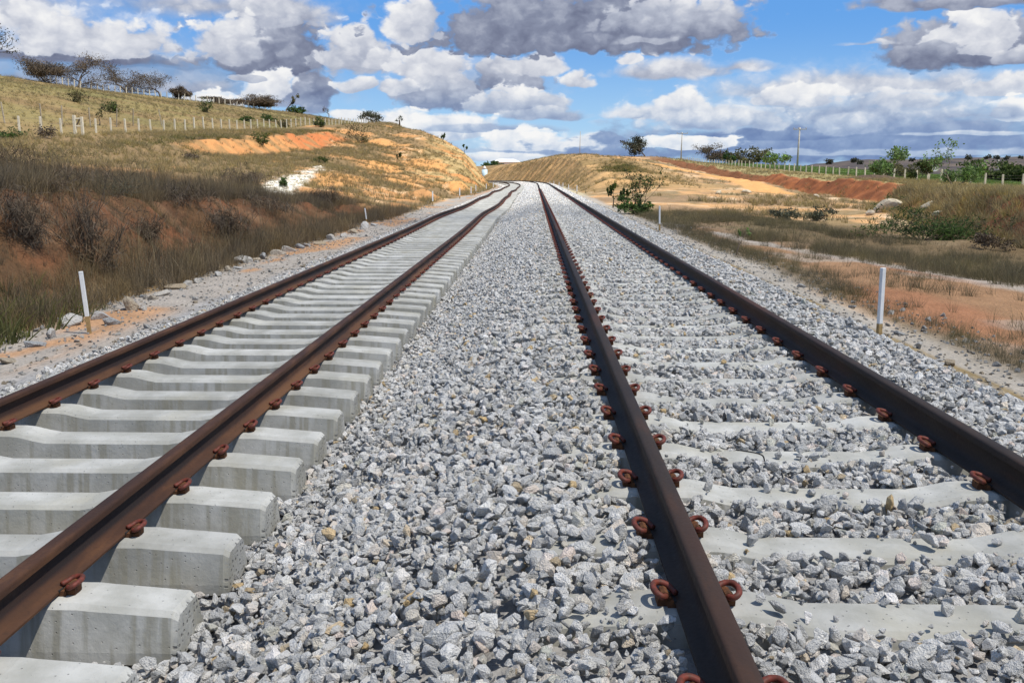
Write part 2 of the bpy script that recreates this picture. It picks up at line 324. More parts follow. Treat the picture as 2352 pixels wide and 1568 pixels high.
# ground colours (soils and dry growth; scarp streaks also hold painted plant shadows)
PATH_PTS = [(-13.3, 47), (-15.0, 53), (-16.2, 58), (-17.2, 66), (-18.8, 76), (-20.5, 86), (-21.8, 93)]
def dline(X, Y, pts):
    d = np.full(X.shape, 1e9); wt = np.zeros(X.shape)
    for k in range(len(pts) - 1):
        a = np.array(pts[k]); b = np.array(pts[k + 1]); ab = b - a
        t = np.clip(((X - a[0]) * ab[0] + (Y - a[1]) * ab[1]) / (ab @ ab), 0, 1)
        dd = np.hypot(X - a[0] - t * ab[0], Y - a[1] - t * ab[1])
        wt = np.where(dd < d, (k + t) / (len(pts) - 1), wt); d = np.minimum(d, dd)
    return d, wt
def path_mask(X, Y):
    d, t = dline(X, Y, PATH_PTS)
    w = np.interp(t, [0, .35, .55, 1], [.75, .95, .55, .28])
    return sstep(.25, -.15, d - w + .7 * (fbm(X / .9, Y / 1.5, 77, 3) - .5))
ROAD_PTS = [(25.0, 96), (28.2, 118), (28.6, 140), (24.0, 165), (18.0, 195), (15.0, 212)]
def road_mask(X, Y):
    d, t = dline(X, Y, ROAD_PTS)
    w = np.interp(t, [0, .3, .7, 1], [2.0, 2.6, 4.2, 3.2])
    return sstep(.8, -.5, d - w + 1.6 * (fbm(X / 3, Y / 6, 78, 3) - .5))
def zones(X, Y):
    u = to_u(X, Y); U, Z = breaks(Y)
    n1 = fbm(X / 5, Y / 7, 101, 4); n2 = fbm(X / 1.4, Y / 1.8, 102, 3); n3 = fbm(X / 24, Y / 30, 103, 3); n4 = fbm(X / .45, Y / .45, 104, 2)
    c = np.empty((len(X), 3)); c[:] = (.27, .195, .09)
    G = dict(dry=np.zeros(len(X)), straw=np.zeros(len(X)), olive=np.zeros(len(X)), green=np.zeros(len(X)), crop=np.zeros(len(X)))
    def blend(m, col):
        nonlocal c
        m = np.clip(m, 0, 1)[:, None]; c = c * (1 - m) + np.array(col) * m
    left = u < -4.9; right = u > 4.5
    # ---- left
    hill = sstep(-40, -46, u)
    blend(left * sstep(.5, .7, n3) * .7, (.24, .20, .08))
    blend(left * hill * sstep(.42, .56, n1) * .8, (.215, .145, .07))
    blend(left * hill * sstep(.56, .64, fbm(X / 11, Y / 14, 141, 3)) * .6, (.17, .155, .06))
    plat = left * sstep(-43, -41, u)
    blend(plat, (.24, .165, .085))
    orange = plat * sstep(.575, .64, n1) * sstep(36, 48, Y) * (1 - sstep(-24, -29, u) * sstep(95, 80, Y))
    blend(orange, (.52, .27, .11))
    blend(plat * sstep(.60, .66, n2) * orange, (.62, .42, .24))
    near = left * sstep(46, 36, Y) * sstep(-8, -9, u)
    blend(near * .95, (.105, .070, .038))
    patch = near * sstep(24, 30, Y) * sstep(.53, .60, n1) * sstep(-11, -13, u)
    blend(patch * sstep(.54, .6, n1), (.42, .22, .10))
    toe = U[:, NL - 2]; crest = U[:, NL - 3]
    ft = np.clip((toe - u) / np.maximum(toe - crest, .1), 0, 2)
    bank = left * sstep(toe + .1, toe - .3, u) * sstep(crest - .6, crest + .1, u)
    blend(bank * sstep(52, 44, Y), (.125, .070, .036))
    red = bank * sstep(52, 44, Y) * sstep(.40, .52, fbm(X / 1.5, Y / 2.2, 111, 3)) * sstep(.25, .5, ft + .5 * (n1 - .5))
    blend(red, (.185, .082, .04))
    blend(red * sstep(.46, .56, n2), (.125, .066, .036))
    blend(red * sstep(.55, .62, fbm(X / .8, Y / .5, 151, 3)) * .8, (.21, .12, .065))
    cut = left * sstep(toe + .2, toe - .2, u) * sstep(crest - 9, crest - 2, u) * sstep(96, 112, Y)
    st = fbm(Y / 2.2, u / 7, 112, 4)
    blend(cut, (.50, .36, .17))
    blend(cut * sstep(.5, .6, st), (.58, .27, .10))
    blend(cut * sstep(.56, .63, fbm(Y / 1.5, u / 4, 113, 3)) * .8, (.29, .21, .09))
    sb = U[:, NL - 5]; stt = U[:, NL - 6]
    scarp = left * sstep(sb + 1.2, sb - .2, u + 2.4 * (n2 - .5) + 1.6 * (n1 - .5)) * sstep(stt - .9, stt - .1, u + 1.9 * (n2 - .5) + 1.2 * (n1 - .5)) * sstep(81, 88, Y + 10 * (n1 - .5)) * sstep(156, 146, Y)
    blend(scarp, (.54, .26, .10))
    blend(scarp * sstep(116, 128, Y + 10 * (n1 - .5)), (.50, .175, .065))
    blend(scarp * sstep(.53, .60, fbm(Y / 1.0, u / 3, 114, 3)) * .85, (.30, .19, .085))  # dark downslope streaks paint in plants and their shadows
    # orange spots on the shoulder of the cut
    for (ox, oy, rx, ry) in [(-24.5, 150, 5, 7), (-29, 190, 3.5, 5), (-16, 128, 4, 8), (-19, 112, 3, 8), (-9.5, 103, 2.2, 8), (-13, 92, 2.5, 9), (-17, 78, 3, 8), (-15.5, 68, 2.0, 6)]:
        d = np.hypot((u - ox) / rx, (Y - oy) / ry) + .9 * (n1 - .5) + .5 * (n2 - .5)
        blend(left * sstep(1.0, .75, d), (.62, .32, .12))
        orange = np.maximum(orange, left * sstep(1.0, .75, d))
    bench = left * sstep(-6.9, -6.5, u + .4 * (n2 - .5))
    blend(bench, (.37, .33, .285))
    blend(bench * sstep(.53, .60, fbm(X / 1.1, Y / 3.2, 115, 3)) * sstep(-5.2, -5.8, u), (.46, .27, .15))
    pm = path_mask(X, Y) * left
    blend(pm, (.80, .76, .66))
    # ---- right
    blend(right, (.30, .20, .115))
    mid = right * (u < U[:, NL + NB + 4] + 1)
    blend(mid * sstep(.42, .56, n1), (.53, .31, .145))
    blend(mid * sstep(.58, .66, n2) * sstep(.4, .5, n1), (.60, .44, .28))
    blend(mid * sstep(.50, .60, fbm(X / 3, Y / 5, 121, 3)) * .85, (.22, .165, .085))
    blend(mid * sstep(46, 36, Y) * sstep(8.5, 10, u) * .8, (.16, .115, .06))
    rough_o = mid * sstep(40, 52, Y) * sstep(.40, .52, n1)
    tr = right * sstep(5.5, 6.3, u + 1.4 * (n1 - .5)) * sstep(10.5, 9.4, u + .20 * np.clip(Y - 18, -2, 22) + 1.0 * (n1 - .5)) * sstep(48, 40, Y)
    blend(right * sstep(4.9, 5.3, u) * sstep(8, 6, u) * sstep(50, 42, Y), (.19, .14, .085))
    blend(tr, (.335, .195, .105))
    blend(tr * sstep(.56, .63, n2) * .7, (.40, .33, .26))
    blend(tr * sstep(.6, .68, n3 * .4 + n1 * .6) * .6, (.36, .15, .075))
    edge = right * sstep(9.0, 9.6, u + .20 * np.clip(Y - 18, -2, 22)) * sstep(10.6, 9.8, u + .20 * np.clip(Y - 18, -2, 22)) * sstep(48, 40, Y) * sstep(.4, .5, n2)
    blend(edge * .8, (.40, .36, .31))
    blend(right * sstep(5.5, 4.9, u + .5 * (n1 - .5)), (.385, .345, .29))
    blend(right * sstep(6.2, 5.0, u) * sstep(80, 100, Y) * sstep(.4, .5, n2), (.50, .43, .27))
    knl = right * sstep(5.0, 5.6, u) * sstep(24, 16, u) * sstep(84, 104, Y)
    blend(knl, (.36, .24, .115))
    blend(knl * sstep(.47, .56, fbm(Y / 3 - u * .15, u / 6, 122, 4)), (.50, .31, .14))
    blend(knl * sstep(.54, .6, fbm(Y / 1.3 - u * .25, u / 6, 123, 3)) * .8, (.24, .165, .075))
    rm = road_mask(X, Y) * right
    blend(rm, (.62, .335, .13))
    rb = U[:, NL + NB + 4]; rt = U[:, NL + NB + 5]
    face = right * sstep(rb - .4, rb + .1, u) * sstep(rt + .9, rt + .2, u) * sstep(240, 205, Y)
    blend(face, (.22, .095, .045))
    blend(face * sstep(70, 76, Y) * sstep(136, 122, Y), (.37, .135, .055))
    blend(face * sstep(70, 76, Y) * sstep(136, 122, Y) * sstep(.48, .58, fbm(X / 1.2, Y / 1.2, 161, 3)) * .7, (.22, .085, .04))
    top = right * sstep(rt + .1, rt + .9, u) * sstep(46, 43, u)
    blend(top, (.33, .27, .125))
    field = right * sstep(45, 47, u)
    blend(field, (.11, .165, .04))
    blend(field * sstep(130, 180, u), (.14, .11, .06))
    blend(field * sstep(310, 380, Y), (.16, .12, .07))
    # ---- formation
    bedm = sstep(-5.35, -5.0, u + .5 * (n2 - .5)) * sstep(4.6, 4.2, u + .5 * (n2 - .5))
    blend(bedm, (.335, .325, .315))
    blend(sstep(.62, .75, n3) * bedm * .3, (.42, .40, .37))
    # ---- growth
    G['dry'] = left * sstep(-6.55, -7.0, u + .5 * (n2 - .5)) * sstep(-30, -22, u) * sstep(56, 42, Y) * (1 - .55 * red * sstep(.42, .55, n2 * .6 + n1 * .4)) * (1 - .8 * patch) * (.6 + .8 * sstep(.38, .55, n1)) * np.where(u < crest + .15, 1.35, np.where(ft > .4, 1.05, 1.1))
    G['olive'] = np.maximum(hill * left * (.25 + .75 * sstep(.45, .6, n1)), np.maximum(right * sstep(5.0, 5.3, u) * sstep(6.4, 5.7, u + 1.8 * (n1 - .5)) * sstep(50, 42, Y) * 1.5 * (.35 + sstep(.30, .42, n1)),
                 np.maximum(right * (1 - tr) * sstep(5.2, 6.5, u) * sstep(1.0, .8, u / np.clip(15.5 - .12 * (Y - 20), 9, 15) + .5 * (n1 - .5)) * sstep(60, 50, Y) * 1.2 * (.06 + sstep(.41, .54, n2 * .5 + n1 * .5)),
                            tr * sstep(.58, .66, fbm(X / 1.2, Y / .8, 131, 3)) * .35)))
    G['straw'] = np.clip(right * sstep(rb + .3, rt, u) * sstep(43.5, 42, u) * (.35 + sstep(70, 60, Y)) * (1 - .8 * face * sstep(70, 76, Y) * sstep(136, 122, Y))
                 + right * sstep(rb - 1.0, rb - .2, u) * sstep(rt + 6, rt + 1.5, u) * sstep(72, 66, Y) * 2.2
                 + (plat * sstep(46, 56, Y) * (1 - .62 * orange) * (1 - .93 * scarp) * (1 - pm) * .95 * (1 - .85 * cut) * (.4 + sstep(.4, .55, n2)))
                 + plat * sstep(46, 40, Y) * sstep(-24, -30, u) * .6
                 + cut * .28 * sstep(.42, .55, n2) + knl * .75 * sstep(.38, .52, n2) * (1 - .7 * sstep(.5, .6, n1)) + hill * left * .42 * (.5 + n3) + right * mid * sstep(42, 52, Y) * (1 - rough_o) * .22 * (1 - rm), 0, 1.5)
    G['green'] = left * (scarp < .2) * (np.exp(-((u + 34.8) / 1.4) ** 2) * sstep(70, 84, Y) * sstep(165, 150, Y) * .8 + sstep(.6, .7, n3) * hill * .10) \
        + right * np.exp(-(((u - 13) / 3.0) ** 2 + ((Y - 135) / 10) ** 2) * 1.6) * 1.4 + left * np.exp(-(((u + 7.3) / .8) ** 2 + ((Y - 11.5) / 1.5) ** 2)) * 1.6
    G['crop'] = field * sstep(120, 95, u) * sstep(330, 290, Y) * (.5 + .5 * sstep(95, 120, Y))
    for k in G: G[k] = G[k] * (1 - pm) * (1 - rm * .95) * (1 - bedm)
    c = c * (0.86 + .28 * n4)[:, None]
    return np.clip(c, 0.01, .9), G

# ------------------------------------------------------------------ object helpers
def add_obj(name, me, parent=None, mat=None, kind=None):
    o = bpy.data.objects.new(name, me); COL.objects.link(o)
    if parent: o.parent = parent
    if mat and me is not None: me.materials.clear(); me.materials.append(mat)
    if kind: o['kind'] = kind
    return o
def thing(name, label, cat, loc=(0, 0, 0), rz=0.0, group=None):
    o = bpy.data.objects.new(name, None); COL.objects.link(o)
    o.location = loc; o.rotation_euler = (0, 0, rz); o.empty_display_size = .2
    o['label'] = label; o['category'] = cat
    if group: o['group'] = group
    return o
def tag(o, label, cat, group=None):
    o['label'] = label; o['category'] = cat
    if group: o['group'] = group
    return o
def np_mesh(name, verts, quads=None, tris=None, smooth=False):
    me = bpy.data.meshes.new(name)
    verts = np.asarray(verts, np.float32)
    me.vertices.add(len(verts)); me.vertices.foreach_set('co', verts.ravel())
    loops = []; starts = []; n = 0
    if quads is not None and len(quads):
        quads = np.asarray(quads, np.int32); loops.append(quads.ravel()); starts.append(n + 4 * np.arange(len(quads))); n += quads.size
    if tris is not None and len(tris):
        tris = np.asarray(tris, np.int32); loops.append(tris.ravel()); starts.append(n + 3 * np.arange(len(tris))); n += tris.size
    loops = np.concatenate(loops); starts = np.concatenate(starts)
    me.loops.add(len(loops)); me.loops.foreach_set('vertex_index', loops.astype(np.int32))
    me.polygons.add(len(starts)); me.polygons.foreach_set('loop_start', starts.astype(np.int32))
    me.update(calc_edges=True)
    me.polygons.foreach_set('use_smooth', np.full(len(starts), bool(smooth)))
    me.validate()
    return me
class MB:
    """collects pieces for one mesh"""
    def __init__(s): s.v = []; s.f = []
    def add(s, vs, fs):
        b = len(s.v); s.v += [tuple(v) for v in vs]; s.f += [tuple(i + b for i in f) for f in fs]
    def box(s, c, d, rot=None):
        x, y, z = d[0] / 2, d[1] / 2, d[2] / 2
        vs = [Vector(p) for p in [(-x, -y, -z), (x, -y, -z), (x, y, -z), (-x, y, -z), (-x, -y, z), (x, -y, z), (x, y, z), (-x, y, z)]]
        if rot is not None: vs = [rot @ v for v in vs]
        s.add([v + Vector(c) for v in vs], [(0, 3, 2, 1), (4, 5, 6, 7), (0, 1, 5, 4), (1, 2, 6, 5), (2, 3, 7, 6), (3, 0, 4, 7)])
    def tube(s, pts, rad, sides=6, cap=True):
        pts = [Vector(p) for p in pts]; n = len(pts)
        rads = rad if isinstance(rad, (list, tuple)) else [rad] * n
        up = None; rings = []
        for i, p in enumerate(pts):
            t = (pts[min(i + 1, n - 1)] - pts[max(i - 1, 0)])
            t = t.normalized() if t.length > 1e-9 else Vector((0, 0, 1))
            if up is None:
                up = t.orthogonal().normalized()
            else:
                up = (up - t * up.dot(t)); up = up.normalized() if up.length > 1e-6 else t.orthogonal().normalized()
            b = t.cross(up)
            rings.append([p + (up * math.cos(2 * math.pi * k / sides) + b * math.sin(2 * math.pi * k / sides)) * rads[i] for k in range(sides)])
        fs = []
        for i in range(n - 1):
            for k in range(sides):
                fs.append((i * sides + k, i * sides + (k + 1) % sides, (i + 1) * sides + (k + 1) % sides, (i + 1) * sides + k))
        if cap: fs += [tuple(range(sides))[::-1], tuple((n - 1) * sides + k for k in range(sides))]
        s.add([v for r in rings for v in r], fs)
    def mesh(s, name, smooth=False):
        me = bpy.data.meshes.new(name); me.from_pydata(s.v, [], s.f); me.update()
        if smooth: me.polygons.foreach_set('use_smooth', [True] * len(me.polygons))
        return me
def bevel(me, w, seg=1):
    bm = bmesh.new(); bm.from_mesh(me)
    bmesh.ops.bevel(bm, geom=bm.edges[:], offset=w, segments=seg, affect='EDGES', profile=.6)
    bm.to_mesh(me); bm.free(); return me

def material(name):
    m = bpy.data.materials.new(name); m.use_nodes = True
    T = NT(m.node_tree); b = m.node_tree.nodes['Principled BSDF']
    b.inputs['Roughness'].default_value = .85; b.inputs['Specular IOR Level'].default_value = .25
    return m, T, b
def bump(T, b, h, dist=.01, strength=1.0):
    n = T.node('ShaderNodeBump', {'Height': h, 'Distance': dist, 'Strength': strength})
    T.l.new(n.outputs[0], b.inputs['Normal'])

# ------------------------------------------------------------------ materials
def mat_ground():
    m, T, b = material("ground_soil")
    a = T.node('ShaderNodeAttribute', attribute_name='soil').outputs['Color']
    p = T.node('ShaderNodeNewGeometry').outputs['Position']
    n = T.noise(p, 1.7, 8, .62); n2 = T.noise(p, 14, 5, .65)
    f = T.math('ADD', T.math('MULTIPLY_ADD', n, .75, .62), T.math('MULTIPLY_ADD', n2, .7, -.35))
    c = T.mix(1.0, a, T.node('ShaderNodeCombineXYZ', {0: f, 1: f, 2: f}).outputs[0], 'MULTIPLY')
    T.set(b.inputs['Base Color'], c)
    v = T.node('ShaderNodeTexVoronoi', {'Vector': p, 'Scale': 17.0}).outputs['Distance']
    h = T.math('ADD', T.math('MULTIPLY', n2, .6), T.math('MULTIPLY', v, .5))
    bump(T, b, h, .05, .9); b.inputs['Roughness'].default_value = .95; b.inputs['Specular IOR Level'].default_value = .1
    return m
def mat_rock(name, stops, br=1.0):
    m, T, b = material(name)
    r = T.node('ShaderNodeObjectInfo').outputs['Random']
    c = T.ramp(r, stops, 'LINEAR')
    p = T.node('ShaderNodeTexCoord').outputs['Object']
    off = T.vec('ADD', p, T.vec('SCALE', (31.0, 17.0, 23.0), scale=r))
    n = T.noise(off, 2.6, 6, .65); n2 = T.noise(off, 14, 3, .6)
    f = T.math('ADD', T.math('MULTIPLY_ADD', n, .62 * br, .70 * br), T.math('MULTIPLY_ADD', n2, .5, -.25))
    c = T.mix(1.0, c, T.node('ShaderNodeCombineXYZ', {0: f, 1: f, 2: f}).outputs[0], 'MULTIPLY')
    T.set(b.inputs['Base Color'], c); bump(T, b, T.math('ADD', n, T.math('MULTIPLY', n2, .35)), .12, .8)
    b.inputs['Roughness'].default_value = .9
    return m
def mat_concrete():
    m, T, b = material("sleeper_concrete")
    r = T.node('ShaderNodeObjectInfo').outputs['Random']
    p = T.node('ShaderNodeTexCoord').outputs['Object']
    off = T.vec('ADD', p, T.vec('SCALE', (53.0, 0.0, 0.0), scale=r))
    sp = T.node('ShaderNodeSeparateXYZ', {0: p})
    n = T.noise(off, 3.2, 6, .6); n2 = T.noise(off, 38, 4, .6)
    st = T.noise(T.vec('MULTIPLY', off, (16, 5, 1.2)), 1.0, 4, .55)          # run-down stains on the faces
    side = T.smooth(T.math('ABSOLUTE', T.node('ShaderNodeSeparateXYZ', {0: T.node('ShaderNodeNewGeometry').outputs['Normal']}).outputs[2]), .75, .45)
    c = T.mix(T.smooth(n, .35, .7), (.345, .34, .31), (.50, .495, .47))
    tv = T.math('MULTIPLY_ADD', r, .26, .86)
    c = T.mix(1.0, c, T.node('ShaderNodeCombineXYZ', {0: tv, 1: tv, 2: T.math('MULTIPLY', tv, .985)}).outputs[0], 'MULTIPLY')
    c = T.mix(T.math('MULTIPLY', T.smooth(st, .46, .66), T.math('MULTIPLY', side, .75)), c, (.27, .255, .20))
    c = T.mix(T.math('MULTIPLY', T.smooth(T.noise(off, 1.3, 3, .5), .52, .70), .30), c, (.42, .38, .26))
    c = T.mix(T.smooth(n2, .62, .72, 0, .45), c, (.30, .30, .28))
    # pits and wire ends on the end faces
    endm = T.smooth(T.math('ABSOLUTE', sp.outputs[0]), 1.41, 1.418)
    vo = T.node('ShaderNodeTexVoronoi', {'Vector': T.vec('MULTIPLY', p, (0, 34, 34)), 'Scale': 1.0, 'Randomness': .45}).outputs['Distance']
    pit = T.math('MULTIPLY', T.smooth(vo, .30, .16), endm)
    c = T.mix(T.math('MULTIPLY', pit, .75), c, (.12, .115, .11))
    gr = T.math('MULTIPLY', T.smooth(T.noise(T.vec('MULTIPLY', off, (3, 60, 40)), 1.0, 3, .6), .5, .6), T.math('MULTIPLY', endm, .4))
    c = T.mix(gr, c, (.25, .25, .245))
    pin = T.node('ShaderNodeTexVoronoi', {'Vector': off, 'Scale': 30.0}).outputs['Distance']
    ph = T.smooth(pin, .13, .05)
    c = T.mix(T.math('MULTIPLY', ph, .5), c, (.2, .2, .19))
    T.set(b.inputs['Base Color'], c)
    h = T.math('SUBTRACT', T.math('MULTIPLY_ADD', n2, .5, n), T.math('MULTIPLY_ADD', pit, 1.4, ph))
    bump(T, b, h, .006, .8); b.inputs['Roughness'].default_value = .88
    return m
def mat_rail(name, browner):
    m, T, b = material(name)
    p = T.node('ShaderNodeNewGeometry').outputs['Position']
    q = T.vec('MULTIPLY', p, (1, .22, 1))
    n = T.noise(q, 9, 6, .62); n2 = T.noise(p, 60, 3, .6); n3 = T.noise(T.vec('MULTIPLY', p, (.6, .35, .6)), 1.0, 3, .5)
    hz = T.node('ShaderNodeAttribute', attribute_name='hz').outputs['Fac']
    if browner:
        c = T.ramp(n, [(.25, (.030, .018, .014)), (.5, (.062, .030, .018)), (.72, (.115, .054, .026))])
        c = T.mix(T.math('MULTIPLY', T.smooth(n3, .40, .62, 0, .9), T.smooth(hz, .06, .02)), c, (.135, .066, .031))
        c = T.mix(T.math('MULTIPLY', T.math('MULTIPLY', T.smooth(hz, .035, .055), T.smooth(hz, .13, .11)), T.smooth(n3, .58, .42, .15, .8)), c, (.022, .020, .021))  # dark mill scale on the web, doubling as painted shade under the head
    else:
        c = T.ramp(n, [(.25, (.020, .016, .0145)), (.55, (.038, .027, .021)), (.8, (.075, .038, .022))])
        c = T.mix(T.smooth(n3, .52, .66, 0, .6), c, (.085, .036, .02))
    c = T.mix(T.smooth(n2, .55, .75, 0, .4), c, (.03, .022, .02))
    T.set(b.inputs['Base Color'], c)
    top = T.smooth(T.node('ShaderNodeSeparateXYZ', {0: T.node('ShaderNodeNewGeometry').outputs['Normal']}).outputs[2], .7, .95)
    b.inputs['Specular IOR Level'].default_value = .18
    T.set(b.inputs['Roughness'], T.math('MULTIPLY_ADD', n2, .30, .52))
    bump(T, b, T.math('ADD', n, n2), .002, .6)
    return m
def mat_plain(name, col, col2=None, scale=20.0, rough=.85, spec=.25, bd=.003):
    m, T, b = material(name)
    p = T.node('ShaderNodeTexCoord').outputs['Object']
    n = T.noise(p, scale, 5, .6)
    c2 = col2 or tuple(x * .6 for x in col)
    T.set(b.inputs['Base Color'], T.mix(T.smooth(n, .35, .68), c2, col))
    bump(T, b, n, bd, .7); b.inputs['Roughness'].default_value = rough; b.inputs['Specular IOR Level'].default_value = spec
    return m
def mat_leaf(name, cols, trans=.25):
    m = bpy.data.materials.new(name); m.use_nodes = True
    T = NT(m.node_tree); T.n.clear()
    r = T.node('ShaderNodeObjectInfo').outputs['Random']
    p = T.node('ShaderNodeNewGeometry').outputs['Position']
    isl = T.node('ShaderNodeNewGeometry').outputs['Random Per Island']
    k = T.math('FRACT', T.math('ADD', isl, r))
    c = T.ramp(k, [(i / max(1, len(cols) - 1), c) for i, c in enumerate(cols)])
    n = T.noise(p, .35, 3, .6); nm = T.noise(p, 1.1, 3, .6)
    f = T.math('MULTIPLY', T.math('MULTIPLY_ADD', n, .9, .55), T.math('MULTIPLY_ADD', nm, 1.1, .45))
    hs = T.node('ShaderNodeHueSaturation', {'Color': c, 'Saturation': T.math('MULTIPLY_ADD', nm, 1.2, .35)})
    c = T.mix(1.0, hs.outputs[0], T.node('ShaderNodeCombineXYZ', {0: f, 1: f, 2: f}).outputs[0], 'MULTIPLY')
    d = T.node('ShaderNodeBsdfDiffuse', {'Color': c}); t = T.node('ShaderNodeBsdfTranslucent', {'Color': c})
    mx = T.node('ShaderNodeMixShader', {0: trans, 1: d, 2: t})
    T.l.new(mx.outputs[0], T.node('ShaderNodeOutputMaterial').inputs[0])
    return m
M = {}
M['ground'] = mat_ground()
GREY = [(0, (.235, .233, .226)), (.14, (.30, .298, .288)), (.34, (.375, .37, .356)), (.52, (.45, .44, .415)), (.68, (.40, .39, .372)), (.80, (.50, .49, .468)),
        (.87, (.44, .39, .335)), (.915, (.36, .36, .31)), (.94, (.48, .40, .345)), (.965, (.58, .57, .55)), (.985, (.42, .30, .15)), (1.0, (.30, .25, .18))]
M['ballast'] = mat_rock("ballast_stone", GREY, 2.0)
M['boulder'] = mat_rock("boulder_stone", [(0, (.33, .335, .335)), (.35, (.44, .43, .41)), (.7, (.50, .47, .42)), (.9, (.36, .29, .2)), (1, (.30, .305, .31))])
M['pale'] = mat_rock("pale_limestone", [(0, (.52, .45, .32)), (.5, (.62, .55, .42)), (1, (.70, .65, .53))])
M['concrete'] = mat_concrete()
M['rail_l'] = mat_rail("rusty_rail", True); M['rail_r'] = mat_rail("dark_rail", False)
M['clip'] = mat_plain("clip_red_paint", (.18, .040, .027), (.095, .032, .021), 60, .6, .3, .001)
M['shoulder'] = mat_plain("rusty_iron", (.16, .065, .026), (.07, .032, .017), 45, .9)
M['pad'] = mat_plain("black_pad", (.02, .02, .021), (.035, .034, .033), 30, .7)
M['post'] = mat_plain("fence_concrete", (.74, .67, .52), (.58, .52, .40), 9)
M['wire'] = mat_plain("fence_wire", (.25, .24, .22), None, 9, .5, .5)
M['pole'] = mat_plain("pole_concrete", (.52, .49, .43), (.40, .37, .32), 3)
M['wood'] = mat_plain("grey_wood", (.46, .40, .30), (.32, .26, .19), 14)
M['bark'] = mat_plain("bark", (.15, .115, .085), (.085, .062, .045), 8)
M['barkp'] = mat_plain("pale_bark", (.33, .28, .21), (.20, .16, .11), 8)
M['twig'] = mat_leaf("brown_twigs", [(.13, .098, .07), (.17, .13, .09), (.085, .066, .05), (.21, .165, .115)], .1)
M['greyleaf'] = mat_leaf("grey_green_leaves", [(.085, .095, .068), (.115, .12, .08), (.07, .078, .058), (.14, .135, .09)], .15)
M['green'] = mat_leaf("green_leaves", [(.065, .09, .028), (.09, .12, .038), (.048, .066, .022), (.125, .145, .055)])
M['lime'] = mat_leaf("light_green_leaves", [(.13, .22, .06), (.20, .30, .10), (.085, .15, .04), (.27, .35, .16)])
M['dkgreen'] = mat_leaf("dark_green_leaves", [(.06, .10, .03), (.09, .145, .045), (.042, .072, .024), (.125, .18, .06)])
M['olive'] = mat_leaf("olive_leaves", [(.115, .11, .05), (.15, .135, .062), (.085, .08, .036)])

# ------------------------------------------------------------------ ground sheet
def build_ground():
    Ys = np.concatenate([np.arange(-60, 0, 3.0), np.arange(0, 24, .16), np.arange(24, 60, .3), np.arange(60, 160, .7), np.arange(160, 300, .8), np.arange(300, 330, 3.0),
                         np.arange(330, 600, 15), np.geomspace(600, 3500, 14)])
    U, Z = breaks(Y := Ys)
    nsub = []
    k = NL + NB + NR
    um = np.abs(np.diff(U, axis=1)).max(axis=0)
    for j in range(k - 1):
        inner = NL - 1 <= j < NL + NB
        step = .12 if inner else (.25 if j >= NL - 4 and j < NL + NB + 6 else 1.2 if j >= NL - 7 and j < NL + NB + 7 else 3.5)
        nsub.append(int(np.clip(math.ceil(um[j] / step), 1, 40)))
    cols_u = []; cols_z = []
    for j in range(k - 1):
        for s_ in range(nsub[j]):
            t = s_ / nsub[j]
            cols_u.append(U[:, j] * (1 - t) + U[:, j + 1] * t); cols_z.append(Z[:, j] * (1 - t) + Z[:, j + 1] * t)
    cols_u.append(U[:, -1]); cols_z.append(Z[:, -1])
    Ug = np.array(cols_u).T; Zg = np.array(cols_z).T
    nr, nc = Ug.shape
    Yg = np.repeat(Ys[:, None], nc, 1)
    Xg = to_x(Ug, Yg)
    ub = np.repeat(U, nc, 0)
    dz = detail(Ug.ravel(), Yg.ravel(), Xg.ravel(), ub)
    V = np.stack([Xg.ravel(), Yg.ravel(), Zg.ravel() + dz], 1)
    i = np.arange(nr - 1)[:, None] * nc + np.arange(nc - 1)[None, :]
    quads = np.stack([i, i + 1, i + nc + 1, i + nc], -1).reshape(-1, 4)
    me = np_mesh("ground", V, quads, smooth=True)
    c, _ = zones(V[:, 0], V[:, 1])
    at_ = me.attributes.new('soil', 'FLOAT_COLOR', 'POINT')
    at_.data.foreach_set('color', np.concatenate([c, np.ones((len(c), 1))], 1).astype(np.float32).ravel())
    return add_obj("ground", me, mat=M['ground'], kind='structure')
build_ground()

# far hills on the right and behind the gap
def build_hills():
    V = []; Q = []
    az = np.linspace(-.6, .75, 240)
    prof = [(900, 0), (1300, .25), (1700, .62), (2100, .95), (2400, 1.0), (2900, .5)]
    for (d, k) in prof:
        px = 1226 + 2050 * np.tan(az)
        h = np.interp(px, [0, 1050, 1250, 1500, 1700, 1790, 1850, 1950, 2100, 2250, 2352, 2900], [10, 14, 9, 9, 12, 19, 30, 38, 40, 43, 46, 60])
        h = h + 7 * (fbm(az * 14, np.full_like(az, d / 700), 201, 4) - .5)
        x = d * np.tan(az); V.append(np.stack([x, np.full_like(x, d), -10 + (h + 9) * k * (d / 2300) + 5 * k * (fbm(az * 60, np.full_like(az, d / 90), 202, 3) - .5)], 1))
    n = len(az); V = np.concatenate(V)
    i = np.arange(len(prof) - 1)[:, None] * n + np.arange(n - 1)[None, :]
    Q = np.stack([i, i + 1, i + n + 1, i + n], -1).reshape(-1, 4)
    m, T, b = material("far_hills_shaded_scrub")
    p = T.node('ShaderNodeNewGeometry').outputs['Position']
    nn = T.noise(T.vec('MULTIPLY', p, (.012, .006, .03)), 1.0, 6, .62)
    c = T.ramp(nn, [(.3, (.040, .034, .032)), (.46, (.066, .052, .045)), (.58, (.11, .082, .062)), (.72, (.16, .11, .075))])  # scrub tones lowered so the colour carries a cloud's shadow
    T.set(b.inputs['Base Color'], c)
    add_obj("hills", np_mesh("hills", V, Q, smooth=True), mat=m, kind='structure')
build_hills()

